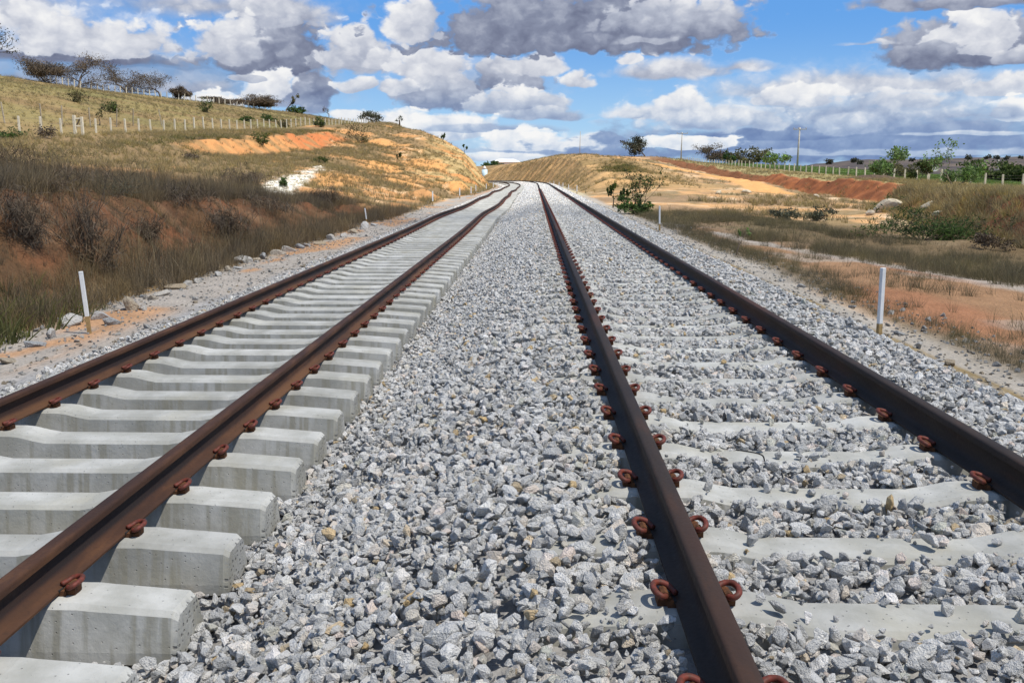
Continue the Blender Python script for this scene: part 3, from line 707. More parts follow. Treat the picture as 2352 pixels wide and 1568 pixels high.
# ------------------------------------------------------------------ rails
GAUGE_R = (.567, 2.238); GAUGE_L = (-3.706, -2.033)
def wob(Y):
    Y = np.asarray(Y, float); a = sstep(22, 40, Y) * sstep(140, 90, Y)
    return a * (.04 * np.sin(Y / 3.6) + .075 * np.sin(Y / 8.3 + 1))
def wobz(Y):
    Y = np.asarray(Y, float); a = sstep(18, 40, Y) * sstep(150, 110, Y)
    return a * .03 * np.sin(Y / 4.3 + .6)
ZR, ZL = 0.0, -.254
HALF = [(0, .172), (.020, .1715), (.030, .1685), (.0345, .163), (.036, .154), (.0365, .137), (.030, .1325), (.013, .124), (.0085, .112), (.0083, .078), (.0105, .052), (.018, .036), (.034, .0255), (.070, .0145), (.0748, .011), (.075, .001)]
def rail_mesh(x0, z0, left):
    prof = [(x, z) for x, z in HALF] + [(-x, z) for x, z in HALF[::-1][:-1]]
    Ys = np.concatenate([np.arange(-6, 30, .5), np.arange(30, 120, 1.0), np.arange(120, 330, 3.0)])
    cx = x0 + cshift(Ys) + (wob(Ys) if left else 0); cz = z0 + .012 + np.clip(bedfall(Ys), -2, 0) + (wobz(Ys) if left else 0)
    V = []
    for x, z in prof: V.append(np.stack([cx + x, Ys, cz + z], 1))
    V = np.stack(V, 1); n = len(prof); r = len(Ys)
    i = np.arange(r - 1)[:, None] * n; k = np.arange(n)[None, :]
    Q = np.stack([i + k, i + (k + 1) % n, i + n + (k + 1) % n, i + n + k], -1).reshape(-1, 4)
    me = np_mesh("rail", V.reshape(-1, 3), Q, smooth=True)
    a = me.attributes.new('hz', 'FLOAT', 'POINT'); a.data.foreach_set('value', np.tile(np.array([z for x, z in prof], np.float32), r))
    return me
def shade_auto(o, ang=35):
    me = o.data
    bm = bmesh.new(); bm.from_mesh(me)
    for e in bm.edges:
        if len(e.link_faces) == 2 and e.calc_face_angle(0) > R(ang): e.smooth = False
    bm.to_mesh(me); bm.free()
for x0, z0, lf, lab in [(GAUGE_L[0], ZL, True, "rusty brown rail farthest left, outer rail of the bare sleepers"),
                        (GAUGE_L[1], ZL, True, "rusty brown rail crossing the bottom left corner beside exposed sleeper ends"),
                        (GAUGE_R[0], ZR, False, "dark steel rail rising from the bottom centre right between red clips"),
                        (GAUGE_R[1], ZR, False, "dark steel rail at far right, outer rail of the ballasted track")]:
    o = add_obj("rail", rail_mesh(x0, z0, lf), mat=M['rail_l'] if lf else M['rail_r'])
    shade_auto(o); tag(o, lab, "rail", "steel rails of the two tracks")

# ------------------------------------------------------------------ sleepers with clips
def sleeper_mesh():
    # half profile along the sleeper: (x, top z, top half width, bottom half width)
    st = [(0, -.045, .108, .140), (.42, -.045, .108, .142), (.50, -.030, .108, .145), (.60, -.006, .106, .15), (.66, 0, .105, .15), (1.02, 0, .105, .15), (1.08, -.006, .105, .15), (1.25, -.018, .104, .15), (1.405, -.030, .103, .149), (1.43, -.050, .094, .146)]
    full = [(-x, z, a, b) for x, z, a, b in st[::-1][:-1]] + st
    zb = -.240
    vs = []; ch = .020
    for x, z, a, b in full:
        end = abs(x) > 1.42
        vs += [(x, -b, zb + (.006 if end else 0)), (x, -(b - .004), zb + .05), (x, -(a + .012), z - ch), (x, -(a - .010), z), (x, (a - .010), z), (x, (a + .012), z - ch), (x, (b - .004), zb + .05), (x, b, zb + (.006 if end else 0))]
    n = 8; fs = []
    for i in range(len(full) - 1):
        for k in range(n):
            fs.append((i * n + k, (i + 1) * n + k, (i + 1) * n + (k + 1) % n, i * n + (k + 1) % n))
    fs += [tuple(range(n)), tuple(((len(full) - 1) * n + k) for k in range(n))[::-1]]
    me = bpy.data.meshes.new("sleeper_body"); me.from_pydata(vs, [], fs); me.update()
    bm = bmesh.new(); bm.from_mesh(me); bmesh.ops.recalc_face_normals(bm, faces=bm.faces[:]); bm.to_mesh(me); bm.free()
    me.materials.append(M['concrete']); return me
def catmull(pts, n=6):
    pts = [Vector(p) for p in pts]; out = []
    P = [pts[0] * 2 - pts[1]] + pts + [pts[-1] * 2 - pts[-2]]
    for i in range(1, len(P) - 2):
        for k in range(n):
            t = k / n; a, b, c, d = P[i - 1], P[i], P[i + 1], P[i + 2]
            out.append(.5 * ((2 * b) + (c - a) * t + (2 * a - 5 * b + 4 * c - d) * t * t + (3 * b - a - 3 * c + d) * t ** 3))
    out.append(pts[-1]); return out
def clip_mesh(side, hi=True):
    # x points away from the rail; centre leg in the shoulder, loop, toe on the rail foot
    pts = [(.052, .055, .040), (.052, .0, .040), (.055, -.045, .042), (.075, -.070, .055), (.102, -.055, .075), (.112, -.005, .085), (.098, .042, .088), (.065, .060, .082), (.030, .050, .068), (.010, .020, .052), (-.004, -.012, .045)]
    pts = [((.05 + (p[0] - .05) * .68) * side, p[1] * .68, .032 + (p[2] - .04) * .50) for p in pts]
    mb = MB(); mb.tube(catmull(pts, 4 if hi else 1), (.0115) if hi else .0145, 8 if hi else 4)
    me = mb.mesh("rail_clip", True); me.materials.append(M['clip']); return me
def shoulder_mesh(side):
    mb = MB()
    mb.box((.056 * side, 0, .014), (.046, .056, .036)); mb.box((.030 * side, 0, .010), (.03, .08, .024))
    mb.tube([(.054 * side, -.028, .034), (.054 * side, .028, .034)], .017, 8)
    me = mb.mesh("shoulder"); me.materials.append(M['shoulder']); return me
def pad_mesh(side):
    mb = MB(); mb.box((.006 * side, 0, .0205), (.036, .09, .010)); mb.box((-.02 * side, 0, .004), (.05, .17, .008))
    me = mb.mesh("insulator"); me.materials.append(M['pad']); return me
SLM = sleeper_mesh()
CLH = {s: clip_mesh(s) for s in (1, -1)}; CLL = {s: clip_mesh(s, False) for s in (1, -1)}
SHM = {s: shoulder_mesh(s) for s in (1, -1)}; PDM = {s: pad_mesh(s) for s in (1, -1)}
ORD = "first second third fourth fifth sixth seventh eighth ninth tenth eleventh twelfth thirteenth fourteenth fifteenth sixteenth seventeenth eighteenth nineteenth twentieth".split()
FASTEN = [(s * .836, t) for s in (-1, 1) for t in (-1, 1)]
def sleeper_at(left, k, Y, N):
    xc = -2.87 if left else 1.4025
    x = xc + float(cshift(Y)) + (float(wob(Y)) if left else 0)
    z = (ZL if left else ZR) + float(np.clip(bedfall(Y), -2, 0)) + (float(wobz(Y)) if left else 0)
    return x, z
SLEEPERS = []
def build_sleepers():
    r = random.Random(3)
    far = MB(); farc = MB(); base = [(v.co.x, v.co.y, v.co.z) for v in SLM.vertices]; bf = [tuple(p.vertices) for p in SLM.polygons]
    for left in (True, False):
        y0 = 2.84 if left else 2.30
        for k in range(470):
            Y = y0 + .6 * k
            if Y > 285: break
            jit = r.uniform(-.012, .012) if left else r.uniform(-.006, .006)
            x, z = sleeper_at(left, k, Y + jit, 0)
            rz = math.atan2(float(cshift(Y + 1) - cshift(Y)), 1) * -1 + (r.uniform(-.006, .006) if left else 0)
            SLEEPERS.append((x, Y + jit, z, left))
            if k >= 148:
                if Y < 285:
                    c, s_ = math.cos(rz), math.sin(rz)
                    far.add([(x + vx * c - vy * s_, Y + vx * s_ + vy * c, z + vz) for vx, vy, vz in base], bf)
                continue
            if left:
                lab = f"bare concrete sleeper, {ORD[k]} from the bottom of the photo on the left track" if k < 20 else "bare concrete sleeper in the close row farther along the left track"
            else:
                lab = f"ballasted concrete sleeper, {ORD[k]} from the bottom of the photo on the right track" if k < 20 else "concrete sleeper half sunk in ballast farther along the right track"
            t = thing("sleeper", lab, "railway sleeper", (x, Y + jit, z), rz, "sleepers of the left track" if left else "sleepers of the right track")
            bdy = add_obj("body", SLM, t)
            for (fx, side) in FASTEN:
                cx = fx + side * .055
                hi = Y < 22
                cl = bpy.data.objects.new("rail_clip", (CLH if hi else CLL)[side]); COL.objects.link(cl); cl.parent = t; cl.location = (cx, 0, .004)
                if Y < 12:
                    cl.rotation_euler = (r.uniform(-.05, .05), r.uniform(-.05, .05), r.uniform(-.08, .08))
                    for nm, mm in (("shoulder", SHM), ("insulator", PDM)):
                        q_ = bpy.data.objects.new(nm, mm[side]); COL.objects.link(q_); q_.parent = cl; q_.location = (0, 0, -.004)
    me = far.mesh("far_sleepers"); o = add_obj("far_sleepers", me, mat=M['concrete'])
    o['kind'] = 'stuff'; tag(o, "tiny sleepers of both tracks merging where the line bends away", "sleepers")
build_sleepers()

# ------------------------------------------------------------------ scattered stuff (instances)
def proto_collection(name, meshes):
    c = bpy.data.collections.new(name)
    for i, me in enumerate(meshes):
        c.objects.link(bpy.data.objects.new(f"{name}_{i:02d}", me))
    return c
def scatter(name, pts, rots, scls, idx, coll, label, cat):
    me = bpy.data.meshes.new(name); n = len(pts)
    me.vertices.add(n); me.vertices.foreach_set('co', np.asarray(pts, np.float32).ravel())
    for nm, ty, arr, key in (('rot', 'FLOAT_VECTOR', rots, 'vector'), ('scl', 'FLOAT_VECTOR', scls, 'vector'), ('idx', 'INT', idx, 'value')):
        a = me.attributes.new(nm, ty, 'POINT'); a.data.foreach_set(key, np.asarray(arr, np.int32 if ty == 'INT' else np.float32).ravel())
    o = bpy.data.objects.new(name, me); COL.objects.link(o)
    g = bpy.data.node_groups.new(name, 'GeometryNodeTree')
    g.interface.new_socket("Geometry", in_out='INPUT', socket_type='NodeSocketGeometry')
    g.interface.new_socket("Geometry", in_out='OUTPUT', socket_type='NodeSocketGeometry')
    N = g.nodes; Lk = g.links
    gi = N.new('NodeGroupInput'); go = N.new('NodeGroupOutput')
    ci = N.new('GeometryNodeCollectionInfo'); ci.inputs['Collection'].default_value = coll
    ci.inputs['Separate Children'].default_value = True; ci.inputs['Reset Children'].default_value = True
    ip = N.new('GeometryNodeInstanceOnPoints'); ip.inputs['Pick Instance'].default_value = True
    def na(nm, ty):
        q = N.new('GeometryNodeInputNamedAttribute'); q.data_type = ty; q.inputs['Name'].default_value = nm
        return [s for s in q.outputs if s.enabled and s.name == 'Attribute'][0]
    er = N.new('FunctionNodeEulerToRotation')
    Lk.new(na('rot', 'FLOAT_VECTOR'), er.inputs[0]); Lk.new(er.outputs[0], ip.inputs['Rotation'])
    Lk.new(na('scl', 'FLOAT_VECTOR'), ip.inputs['Scale']); Lk.new(na('idx', 'INT'), ip.inputs['Instance Index'])
    Lk.new(gi.outputs[0], ip.inputs['Points']); Lk.new(ci.outputs[0], ip.inputs['Instance']); Lk.new(ip.outputs[0], go.inputs[0])
    md = o.modifiers.new("scatter", 'NODES'); md.node_group = g
    o['kind'] = 'stuff'; o['label'] = label; o['category'] = cat
    return o
def rock_mesh(seed, npts=15, bev=.05, mat=None, flat=.72):
    r = random.Random(seed); bm = bmesh.new()
    sx, sy, sz = r.uniform(.85, 1.25), r.uniform(.65, .95), r.uniform(.5, .85) * (flat / .72)
    for _ in range(npts):
        v = Vector((r.gauss(0, 1), r.gauss(0, 1), r.gauss(0, 1))).normalized() * r.uniform(.86, 1.0)
        bm.verts.new((v.x * sx * .5, v.y * sy * .5, v.z * sz * .5))
    res = bmesh.ops.convex_hull(bm, input=bm.verts[:])
    bmesh.ops.delete(bm, geom=[v for v in bm.verts if not v.link_faces], context='VERTS')
    bmesh.ops.dissolve_limit(bm, angle_limit=R(14), verts=bm.verts[:], edges=bm.edges[:])
    if bev: bmesh.ops.bevel(bm, geom=bm.edges[:], offset=bev, segments=1, affect='EDGES', profile=.5)
    bmesh.ops.triangulate(bm, faces=bm.faces[:])
    me = bpy.data.meshes.new("stone"); bm.to_mesh(me); bm.free()
    if mat: me.materials.append(mat)
    return me

def bed_surface(u):      # top of the stones before they are laid
    return np.interp(u, [-5.3, -4.9, -4.35, -1.42, -1.18, -.25, .0, 2.85, 3.2, 3.95, 4.3], [-.585, -.52, -.485, -.475, -.41, -.07, -.022, -.022, -.02, -.45, -.545]) - .030 * np.exp(-((u - 1.4025) / .62) ** 4)
SY = {True: np.array(sorted(s[1] for s in SLEEPERS if s[3])), False: np.array(sorted(s[1] for s in SLEEPERS if not s[3]))}
def near_sleeper(Y, left):
    a = SY[left]; i = np.clip(np.searchsorted(a, Y), 1, len(a) - 1)
    return np.minimum(np.abs(Y - a[i]), np.abs(Y - a[i - 1]))
def build_ballast():
    protos = [rock_mesh(100 + i, [11, 13, 16, 10][i % 4], .022, M['ballast']) for i in range(16)]
    col = proto_collection("ballast_stone", protos)
    rg = np.random.default_rng(5)
    def layer(y0, y1, dens, lo, hi, dz, seed):
        n = int((y1 - y0) * 9.6 * dens)
        u = rg.uniform(-5.35, 4.35, n); Y = rg.uniform(y0, y1, n)
        s = rg.uniform(lo, hi, n) * np.where(rg.random(n) < .06, 1.35, 1)
        z = bed_surface(u) + dz + rg.normal(0, .008, n) + .05 * (fbm(u / .35, Y / .35, seed, 2) - .5) * np.where(np.abs(u - 1.4) < .75, .5, 1.3)
        keep = np.ones(n, bool)
        # ragged outer edges
        e = .5 * (fbm(Y / .7, u, 301, 3) - .5)
        keep &= (u > -5.0 + e) & (u < 4.15 + e + .3 * (fbm(Y / 3, u * 0, 302, 2) - .5))
        # thin at the outer left
        keep &= ~((u < -4.5) & (rg.random(n) > np.interp(u, [-5.3, -4.5], [.25, 1])))
        # rails
        for xr, zt in ((GAUGE_R[0], ZR), (GAUGE_R[1], ZR)):
            keep &= ~(np.abs(u - xr) < .075 + s * .42)
        for xr in GAUGE_L: keep &= ~((np.abs(u - xr) < .085) & (Y > 0))
        # sleepers of the right track: tops stay mostly clear
        d = near_sleeper(Y, False); inside = (np.abs(u - 1.4025) < 1.46)
        top = inside & (d < .092 + s * np.where(np.abs(u - 1.4025) > .95, .05, .20))
        lim = np.where(np.abs(u - 1.4025) < .48, .95, np.where(np.abs(u - 1.4025) > 1.02, .42, .95))
        stay = rg.random(n) > lim
        keep &= ~top | stay
        z = np.where(top & stay, np.interp(np.abs(u - 1.4025), [0, .42, .6, 1.1, 1.43], [-.045, -.045, 0, 0, -.03]) + s * .28, z)
        # fastenings
        for xr in GAUGE_R: keep &= ~((np.abs(u - xr) < .20) & (d < .10))
        # sleepers of the left track sit on top of the stones
        dl = near_sleeper(Y, True); keep &= ~((np.abs(u + 2.87) < 1.44) & (dl < .15 + s * .35))
        keep &= ~((np.abs(u + 2.87) < 1.42) & (rg.random(n) > .8))
        u, Y, z, s = u[keep], Y[keep], z[keep], s[keep]; n = len(u)
        X = to_x(u, Y); z = z + np.clip(bedfall(Y), -2, 0)
        pts = np.stack([X, Y, z], 1)
        rots = np.stack([rg.normal(0, .55, n), rg.normal(0, .55, n), rg.uniform(0, 6.28, n)], 1)
        scl = np.stack([s, s * rg.uniform(.85, 1.1, n), s * rg.uniform(.8, 1.15, n)], 1)
        return pts, rots, scl, rg.integers(0, 16, n)
    parts = [layer(1.4, 9, 540, .046, .078, -.014, 311), layer(1.4, 9, 290, .052, .098, .008, 312), layer(1.4, 9, 200, .018, .034, .016, 318),
             layer(9, 22, 440, .048, .074, -.010, 313), layer(9, 22, 170, .05, .085, .012, 314),
             layer(22, 50, 300, .05, .080, .0, 315), layer(50, 105, 130, .07, .12, .0, 316), layer(105, 200, 40, .10, .18, .0, 317)]
    P = [np.concatenate([p[i] for p in parts]) for i in range(4)]
    scatter("ballast", P[0], P[1], P[2], P[3], col, "crushed grey stone ballast heaped around and between the two tracks", "ballast")
    return len(P[0])
nb = build_ballast()

# ------------------------------------------------------------------ grass
def tuft_mesh(seed, blades, w, lean, mat, segs=2, spread=.5, droop=0.0):
    r = np.random.default_rng(seed); V = []; Q = []; Tr = []
    for _ in range(blades):
        a = r.uniform(0, 6.283); d = r.uniform(0, spread) ** 1.0; bx, by = math.cos(a) * d * .5, math.sin(a) * d * .5
        h = r.uniform(.45, 1.0); a2 = a + r.normal(0, .9); ln = abs(r.normal(0, lean)) + .05
        dx, dy = math.cos(a2), math.sin(a2); px, py = -dy, dx; b = len(V)
        yaw = r.uniform(0, 3.14); px, py = math.cos(yaw), math.sin(yaw)
        for k in range(segs + 1):
            t = k / segs; ww = w * (1 - t * .85) * .5
            cx = bx + dx * ln * t ** 1.7 * h; cy = by + dy * ln * t ** 1.7 * h; cz = h * t * (1 - droop * t * t * ln) - .04
            if k < segs: V += [(cx - px * ww, cy - py * ww, cz), (cx + px * ww, cy + py * ww, cz)]
            else: V.append((cx, cy, cz))
        for k in range(segs - 1): Q.append((b + 2 * k, b + 2 * k + 1, b + 2 * k + 3, b + 2 * k + 2))
        k = segs - 1; Tr.append((b + 2 * k, b + 2 * k + 1, b + 2 * k + 2))
    me = np_mesh("tuft", V, Q, Tr); me.materials.append(mat); return me
M['g_dry'] = mat_leaf("dry_brown_grass", [(.15, .112, .066), (.235, .175, .10), (.105, .083, .052), (.33, .25, .145), (.18, .145, .082)], .3)
M['g_straw'] = mat_leaf("straw_grass", [(.37, .28, .125), (.29, .22, .10), (.46, .365, .175), (.21, .17, .08), (.31, .26, .11)], .35)
M['g_olive'] = mat_leaf("olive_grass", [(.155, .13, .07), (.21, .175, .10), (.115, .105, .055), (.29, .235, .135), (.10, .105, .05)], .3)
M['g_green'] = mat_leaf("green_grass", [(.115, .125, .035), (.16, .16, .05), (.085, .095, .028), (.20, .19, .07)], .3)
M['g_crop'] = mat_leaf("crop_green", [(.125, .185, .045), (.17, .235, .06), (.09, .14, .035)], .3)
def build_grass():
    rg = np.random.default_rng(21)
    # (kind, boxes of (u0,u1,Y0,Y1,density), height range, tuft)
    jobs = [
        ("dry_grass", 'dry', [(-12, -6.5, 3, 30, 42), (-12, -6.5, 30, 56, 22), (-30, -12, 8, 56, 9)], (.25, .70), (26, .014, .45), M['g_dry'], "dark dry brown grass covering the left bank and its crest", "grass"),
        ("dry_stalks", 'dry', [(-13, -6.8, 4, 34, 3.2), (-26, -12, 8, 50, .9)], (.75, 1.5), (9, .010, .30), M['g_dry'], "tall thin dead stalks standing out of the dry grass on the left bank", "stalks"),
        ("verge_grass", 'olive', [(4.9, 10.5, 5, 50, 26), (5.5, 24, 8, 66, 30), (-112, -42, 55, 300, 1.1)], (.10, .40), (22, .013, .6), M['g_olive'], "low olive and brown grass along the right verge and dirt track", "grass"),
        ("straw_grass", 'straw', [(-43, -7, 38, 150, 5.0), (-36, -6, 90, 260, 2.6), (12, 32, 24, 72, 12.0), (20, 44, 38, 100, 5.0), (5, 44, 80, 290, 2.6), (-112, -42, 55, 300, 1.5)], (.28, .62), (14, .045, .55), M['g_straw'], "sunlit straw coloured grass over the hillside and the embankments", "grass"),
        ("green_grass", 'green', [(-38, -32, 65, 170, 5), (8, 18, 118, 156, 6), (-112, -42, 70, 280, .8), (-9, -6.3, 8, 16, 20)], (.3, .6), (14, .045, .5), M['g_green'], "patches of greener grass on the slopes and beside the left stake", "grass"),
        ("crop_field", 'crop', [(45, 100, 90, 200, 2.6), (45, 150, 150, 330, 1.6)], (.16, .32), (16, .07, .5), M['g_crop'], "bright green crop field behind the right fence", "crop"),
    ]
    for name, key, boxes, (h0, h1), (nb_, w, lean), mt, lab, cat in jobs:
        protos = [tuft_mesh(500 + i * 7 + len(name), nb_, w, lean, mt) for i in range(5)]
        col = proto_collection(name, protos); PP = []; HH = []
        for (u0, u1, y0, y1, dn) in boxes:
            n = int((u1 - u0) * (y1 - y0) * dn); u = rg.uniform(u0, u1, n); Y = rg.uniform(y0, y1, n); X = to_x(u, Y)
            _, G = zones(X, Y); k = rg.random(n) < G[key]
            # drop what the frame can never show
            k &= np.abs(X / Y) < np.where(Y < 40, 1.5, .9)
            X, Y = X[k], Y[k]
            PP.append(np.stack([X, Y, ground(X, Y) - .02], 1))
            s = rg.uniform(h0, h1, len(X)) * (.65 + .7 * fbm(X / 2.5, Y / 2.5, 401, 3))
            _u = to_u(X, Y); s = s * np.where((key == 'dry') & (_u > -9.4) & (_u < -8.0), .5, 1.0)
            s = s * np.where((key == 'olive') & (Y > 55), 1.5, np.where((key == 'olive') & (_u > 7.2), 1.3, 1.0))
            s = s * np.where((key == 'straw') & (X > 13) & (Y < 72), np.where(_u < 15.5 + .24 * np.clip(Y - 20, 0, 60), 1.25, .9), 1.0)
            far = np.clip(Y / 120, 0, 1); HH.append(np.stack([s * (1 + .35 * far), s * (1 + .35 * far), s], 1))
        P = np.concatenate(PP); S = np.concatenate(HH); n = len(P)
        rot = np.stack([rg.normal(0, .12, n), rg.normal(0, .12, n), rg.uniform(0, 6.28, n)], 1)
        scatter(name, P, rot, S, rg.integers(0, 5, n), col, lab, cat)
build_grass()

# ------------------------------------------------------------------ trees and shrubs
def skeleton(r, kind):
    """list of (points, radii) limbs and list of tips (pos, dir)"""
    limbs = []; tips = []
    def grow(p, d, ln, rad, lev, maxlev):
        n = 4; pts = [p]; rads = [rad]; q = p.copy(); dd = d.copy()
        for i in range(n):
            dd = (dd + Vector((r.gauss(0, .16), r.gauss(0, .16), r.gauss(0, .10))) + (Vector((0, 0, cfg['up'])) if lev > 0 else Vector())).normalized()
            q = q + dd * (ln / n); pts.append(q.copy()); rads.append(rad * (1 - .5 * (i + 1) / n))
        limbs.append((pts, rads, lev))
        if lev >= maxlev:
            tips.append((q, dd)); tips.append((pts[-2], dd)); return
        nch = r.randint(*cfg['ch'])
        for c in range(nch):
            k = r.uniform(.45, 1.0) if c < nch - 1 else 1.0
            j = min(n, max(1, int(k * n))); o = pts[j]
            ax = dd.orthogonal().normalized(); ax.rotate(Matrix.Rotation(r.uniform(0, 6.283), 3, dd))
            nd = dd.copy(); nd.rotate(Matrix.Rotation(R(r.uniform(*cfg['ang'])), 3, ax))
            grow(o, nd, ln * r.uniform(*cfg['sh']), rads[j] * .72, lev + 1, maxlev)
    cfgs = {
        'umbrella': dict(up=.02, ch=(3, 4), ang=(22, 52), sh=(.62, .84), stems=1, lev=4, l0=1.0, sp=.15),
        'bare': dict(up=.08, ch=(3, 4), ang=(18, 48), sh=(.62, .85), stems=3, lev=4, l0=.9, sp=.5),
        'leafy': dict(up=.06, ch=(3, 4), ang=(20, 50), sh=(.62, .82), stems=1, lev=4, l0=1.1, sp=.1),
        'bush': dict(up=.05, ch=(3, 4), ang=(18, 50), sh=(.6, .85), stems=7, lev=2, l0=.8, sp=.9),
        'twig': dict(up=.10, ch=(2, 5), ang=(8, 40), sh=(.45, .95), stems=11, lev=2, l0=.9, sp=.6),
        'sapling': dict(up=.12, ch=(2, 3), ang=(18, 42), sh=(.55, .75), stems=1, lev=2, l0=1.3, sp=.05),
        'arch': dict(up=-.10, ch=(3, 5), ang=(15, 45), sh=(.6, .85), stems=11, lev=2, l0=.9, sp=1.15),
        'airy': dict(up=.16, ch=(2, 3), ang=(14, 38), sh=(.6, .85), stems=4, lev=3, l0=1.0, sp=.35),
        'candle': dict(up=.18, ch=(2, 4), ang=(20, 45), sh=(.55, .85), stems=3, lev=3, l0=.9, sp=.4),
    }
    cfg = cfgs[kind]
    for s_ in range(cfg['stems']):
        a = 6.283 * (s_ + r.random() * .6) / cfg['stems']
        d = Vector((math.cos(a) * cfg['sp'], math.sin(a) * cfg['sp'], 1)).normalized()
        if cfg['stems'] == 1: d = Vector((r.gauss(0, cfg['sp']), r.gauss(0, cfg['sp']), 1)).normalized()
        grow(Vector((math.cos(a) * .03 * (cfg['stems'] > 1), math.sin(a) * .03 * (cfg['stems'] > 1), 0)), d, cfg['l0'] * (r.uniform(.35, 1.2) if cfg['stems'] > 1 else 1), .075 if cfg['stems'] == 1 else .04, 0, cfg['lev'])
    return limbs, tips
def plant(name, label, cat, loc, w, h, kind, leaf, wood='bark', leaves=3, lsize=.12, seed=0, group=None, rad=1.0, spray=.25, parts=("trunk", "crown"), rz=None, elong=1.6, depth=None, updir=0.0):
    r = random.Random(seed); limbs, tips = skeleton(r, kind)
    allp = [p for l in limbs for p in l[0]]
    xs = sorted(p.x for p in allp); zs = sorted(p.z for p in allp); ys = sorted(p.y for p in allp)
    x0, x1 = xs[int(len(xs) * .01)], xs[int(len(xs) * .99) - 1]; z1 = zs[int(len(zs) * .995) - 1]; y0, y1 = ys[int(len(ys) * .01)], ys[int(len(ys) * .99) - 1]
    sx = w / max(x1 - x0, .1); sz = h / max(z1, .1); sy = (depth or w) / max(y1 - y0, .1); cx = (x0 + x1) / 2 * 0
    S = lambda p: Vector((p.x * sx, p.y * sy, p.z * sz))
    mb = MB(); th = h * .55 * rad
    for pts, rads, lev in limbs:
        if lev <= 1: mb.tube([S(p) for p in pts], [max(q * th, .004 * h) for q in rads], 6 if lev == 0 else 4, cap=False)
    tw = MB()
    for pts, rads, lev in limbs:
        if lev > 1: tw.tube([S(p) for p in (pts[0], pts[2], pts[4])], [max(q * th, .0045 * h) for q in (rads[0], rads[2], rads[4] * .8)], 3, cap=False)
    t = thing(name, label, cat, loc, rz if rz is not None else 0, group)
    base = S(Vector((0, 0, 0)))
    add_obj(parts[0], mb.mesh(parts[0], True), t, M[wood])
    # crown: small leaf faces sprayed about the tips plus the fine twigs
    rg = np.random.default_rng(seed + 1000); T_ = np.array([S(p) for p, d in tips]); n = len(T_) * leaves; cone = .5
    c = np.repeat(T_, leaves, 0) + rg.normal(0, 1, (n, 3)) * np.array([w, w, h * .9]) * spray * .18
    c[:, 2] = np.maximum(c[:, 2], .03 * h)
    a = rg.normal(0, 1, (n, 3)); a[:, 2] += updir * 2.2; a /= np.linalg.norm(a, axis=1)[:, None]; b = np.cross(a, rg.normal(0, 1, (n, 3))); b /= np.linalg.norm(b, axis=1)[:, None]
    ls = lsize * rg.uniform(.6, 1.3, (n, 1)); a = a * ls * elong * .5; b = b * ls * .5
    V = np.stack([c - a, c - b * .9 + a * .1, c + a, c + b * .9 + a * .1], 1).reshape(-1, 3)
    Q = np.arange(4 * n).reshape(-1, 4)
    if tw.f:
        tv = np.array(tw.v); tf = np.array(tw.f); Q = np.concatenate([Q, tf + len(V)]); V = np.concatenate([V, tv])
        me = np_mesh(parts[1], V, Q); me.materials.append(M[leaf]); me.materials.append(M['twig'] if leaf != 'twig' else M[leaf])
        mi = np.zeros(len(me.polygons), np.int32); mi[n:] = 1; me.polygons.foreach_set('material_index', mi)
        o = bpy.data.objects.new(parts[1], me); COL.objects.link(o); o.parent = t
    else:
        add_obj(parts[1], np_mesh(parts[1], V, Q), t, M[leaf])
    return t
def px2m(px, Y): return px / F * Y
def place(px, py, Y, sink=.05):
    p = at(px, py, Y); return (p.x, Y, gz(p.x, Y) - sink)
def on_skyline(px, Y): p = at(px, 401, Y); return (p.x, Y, gz(p.x, Y) - .05)
HP = ("stem", "foliage")
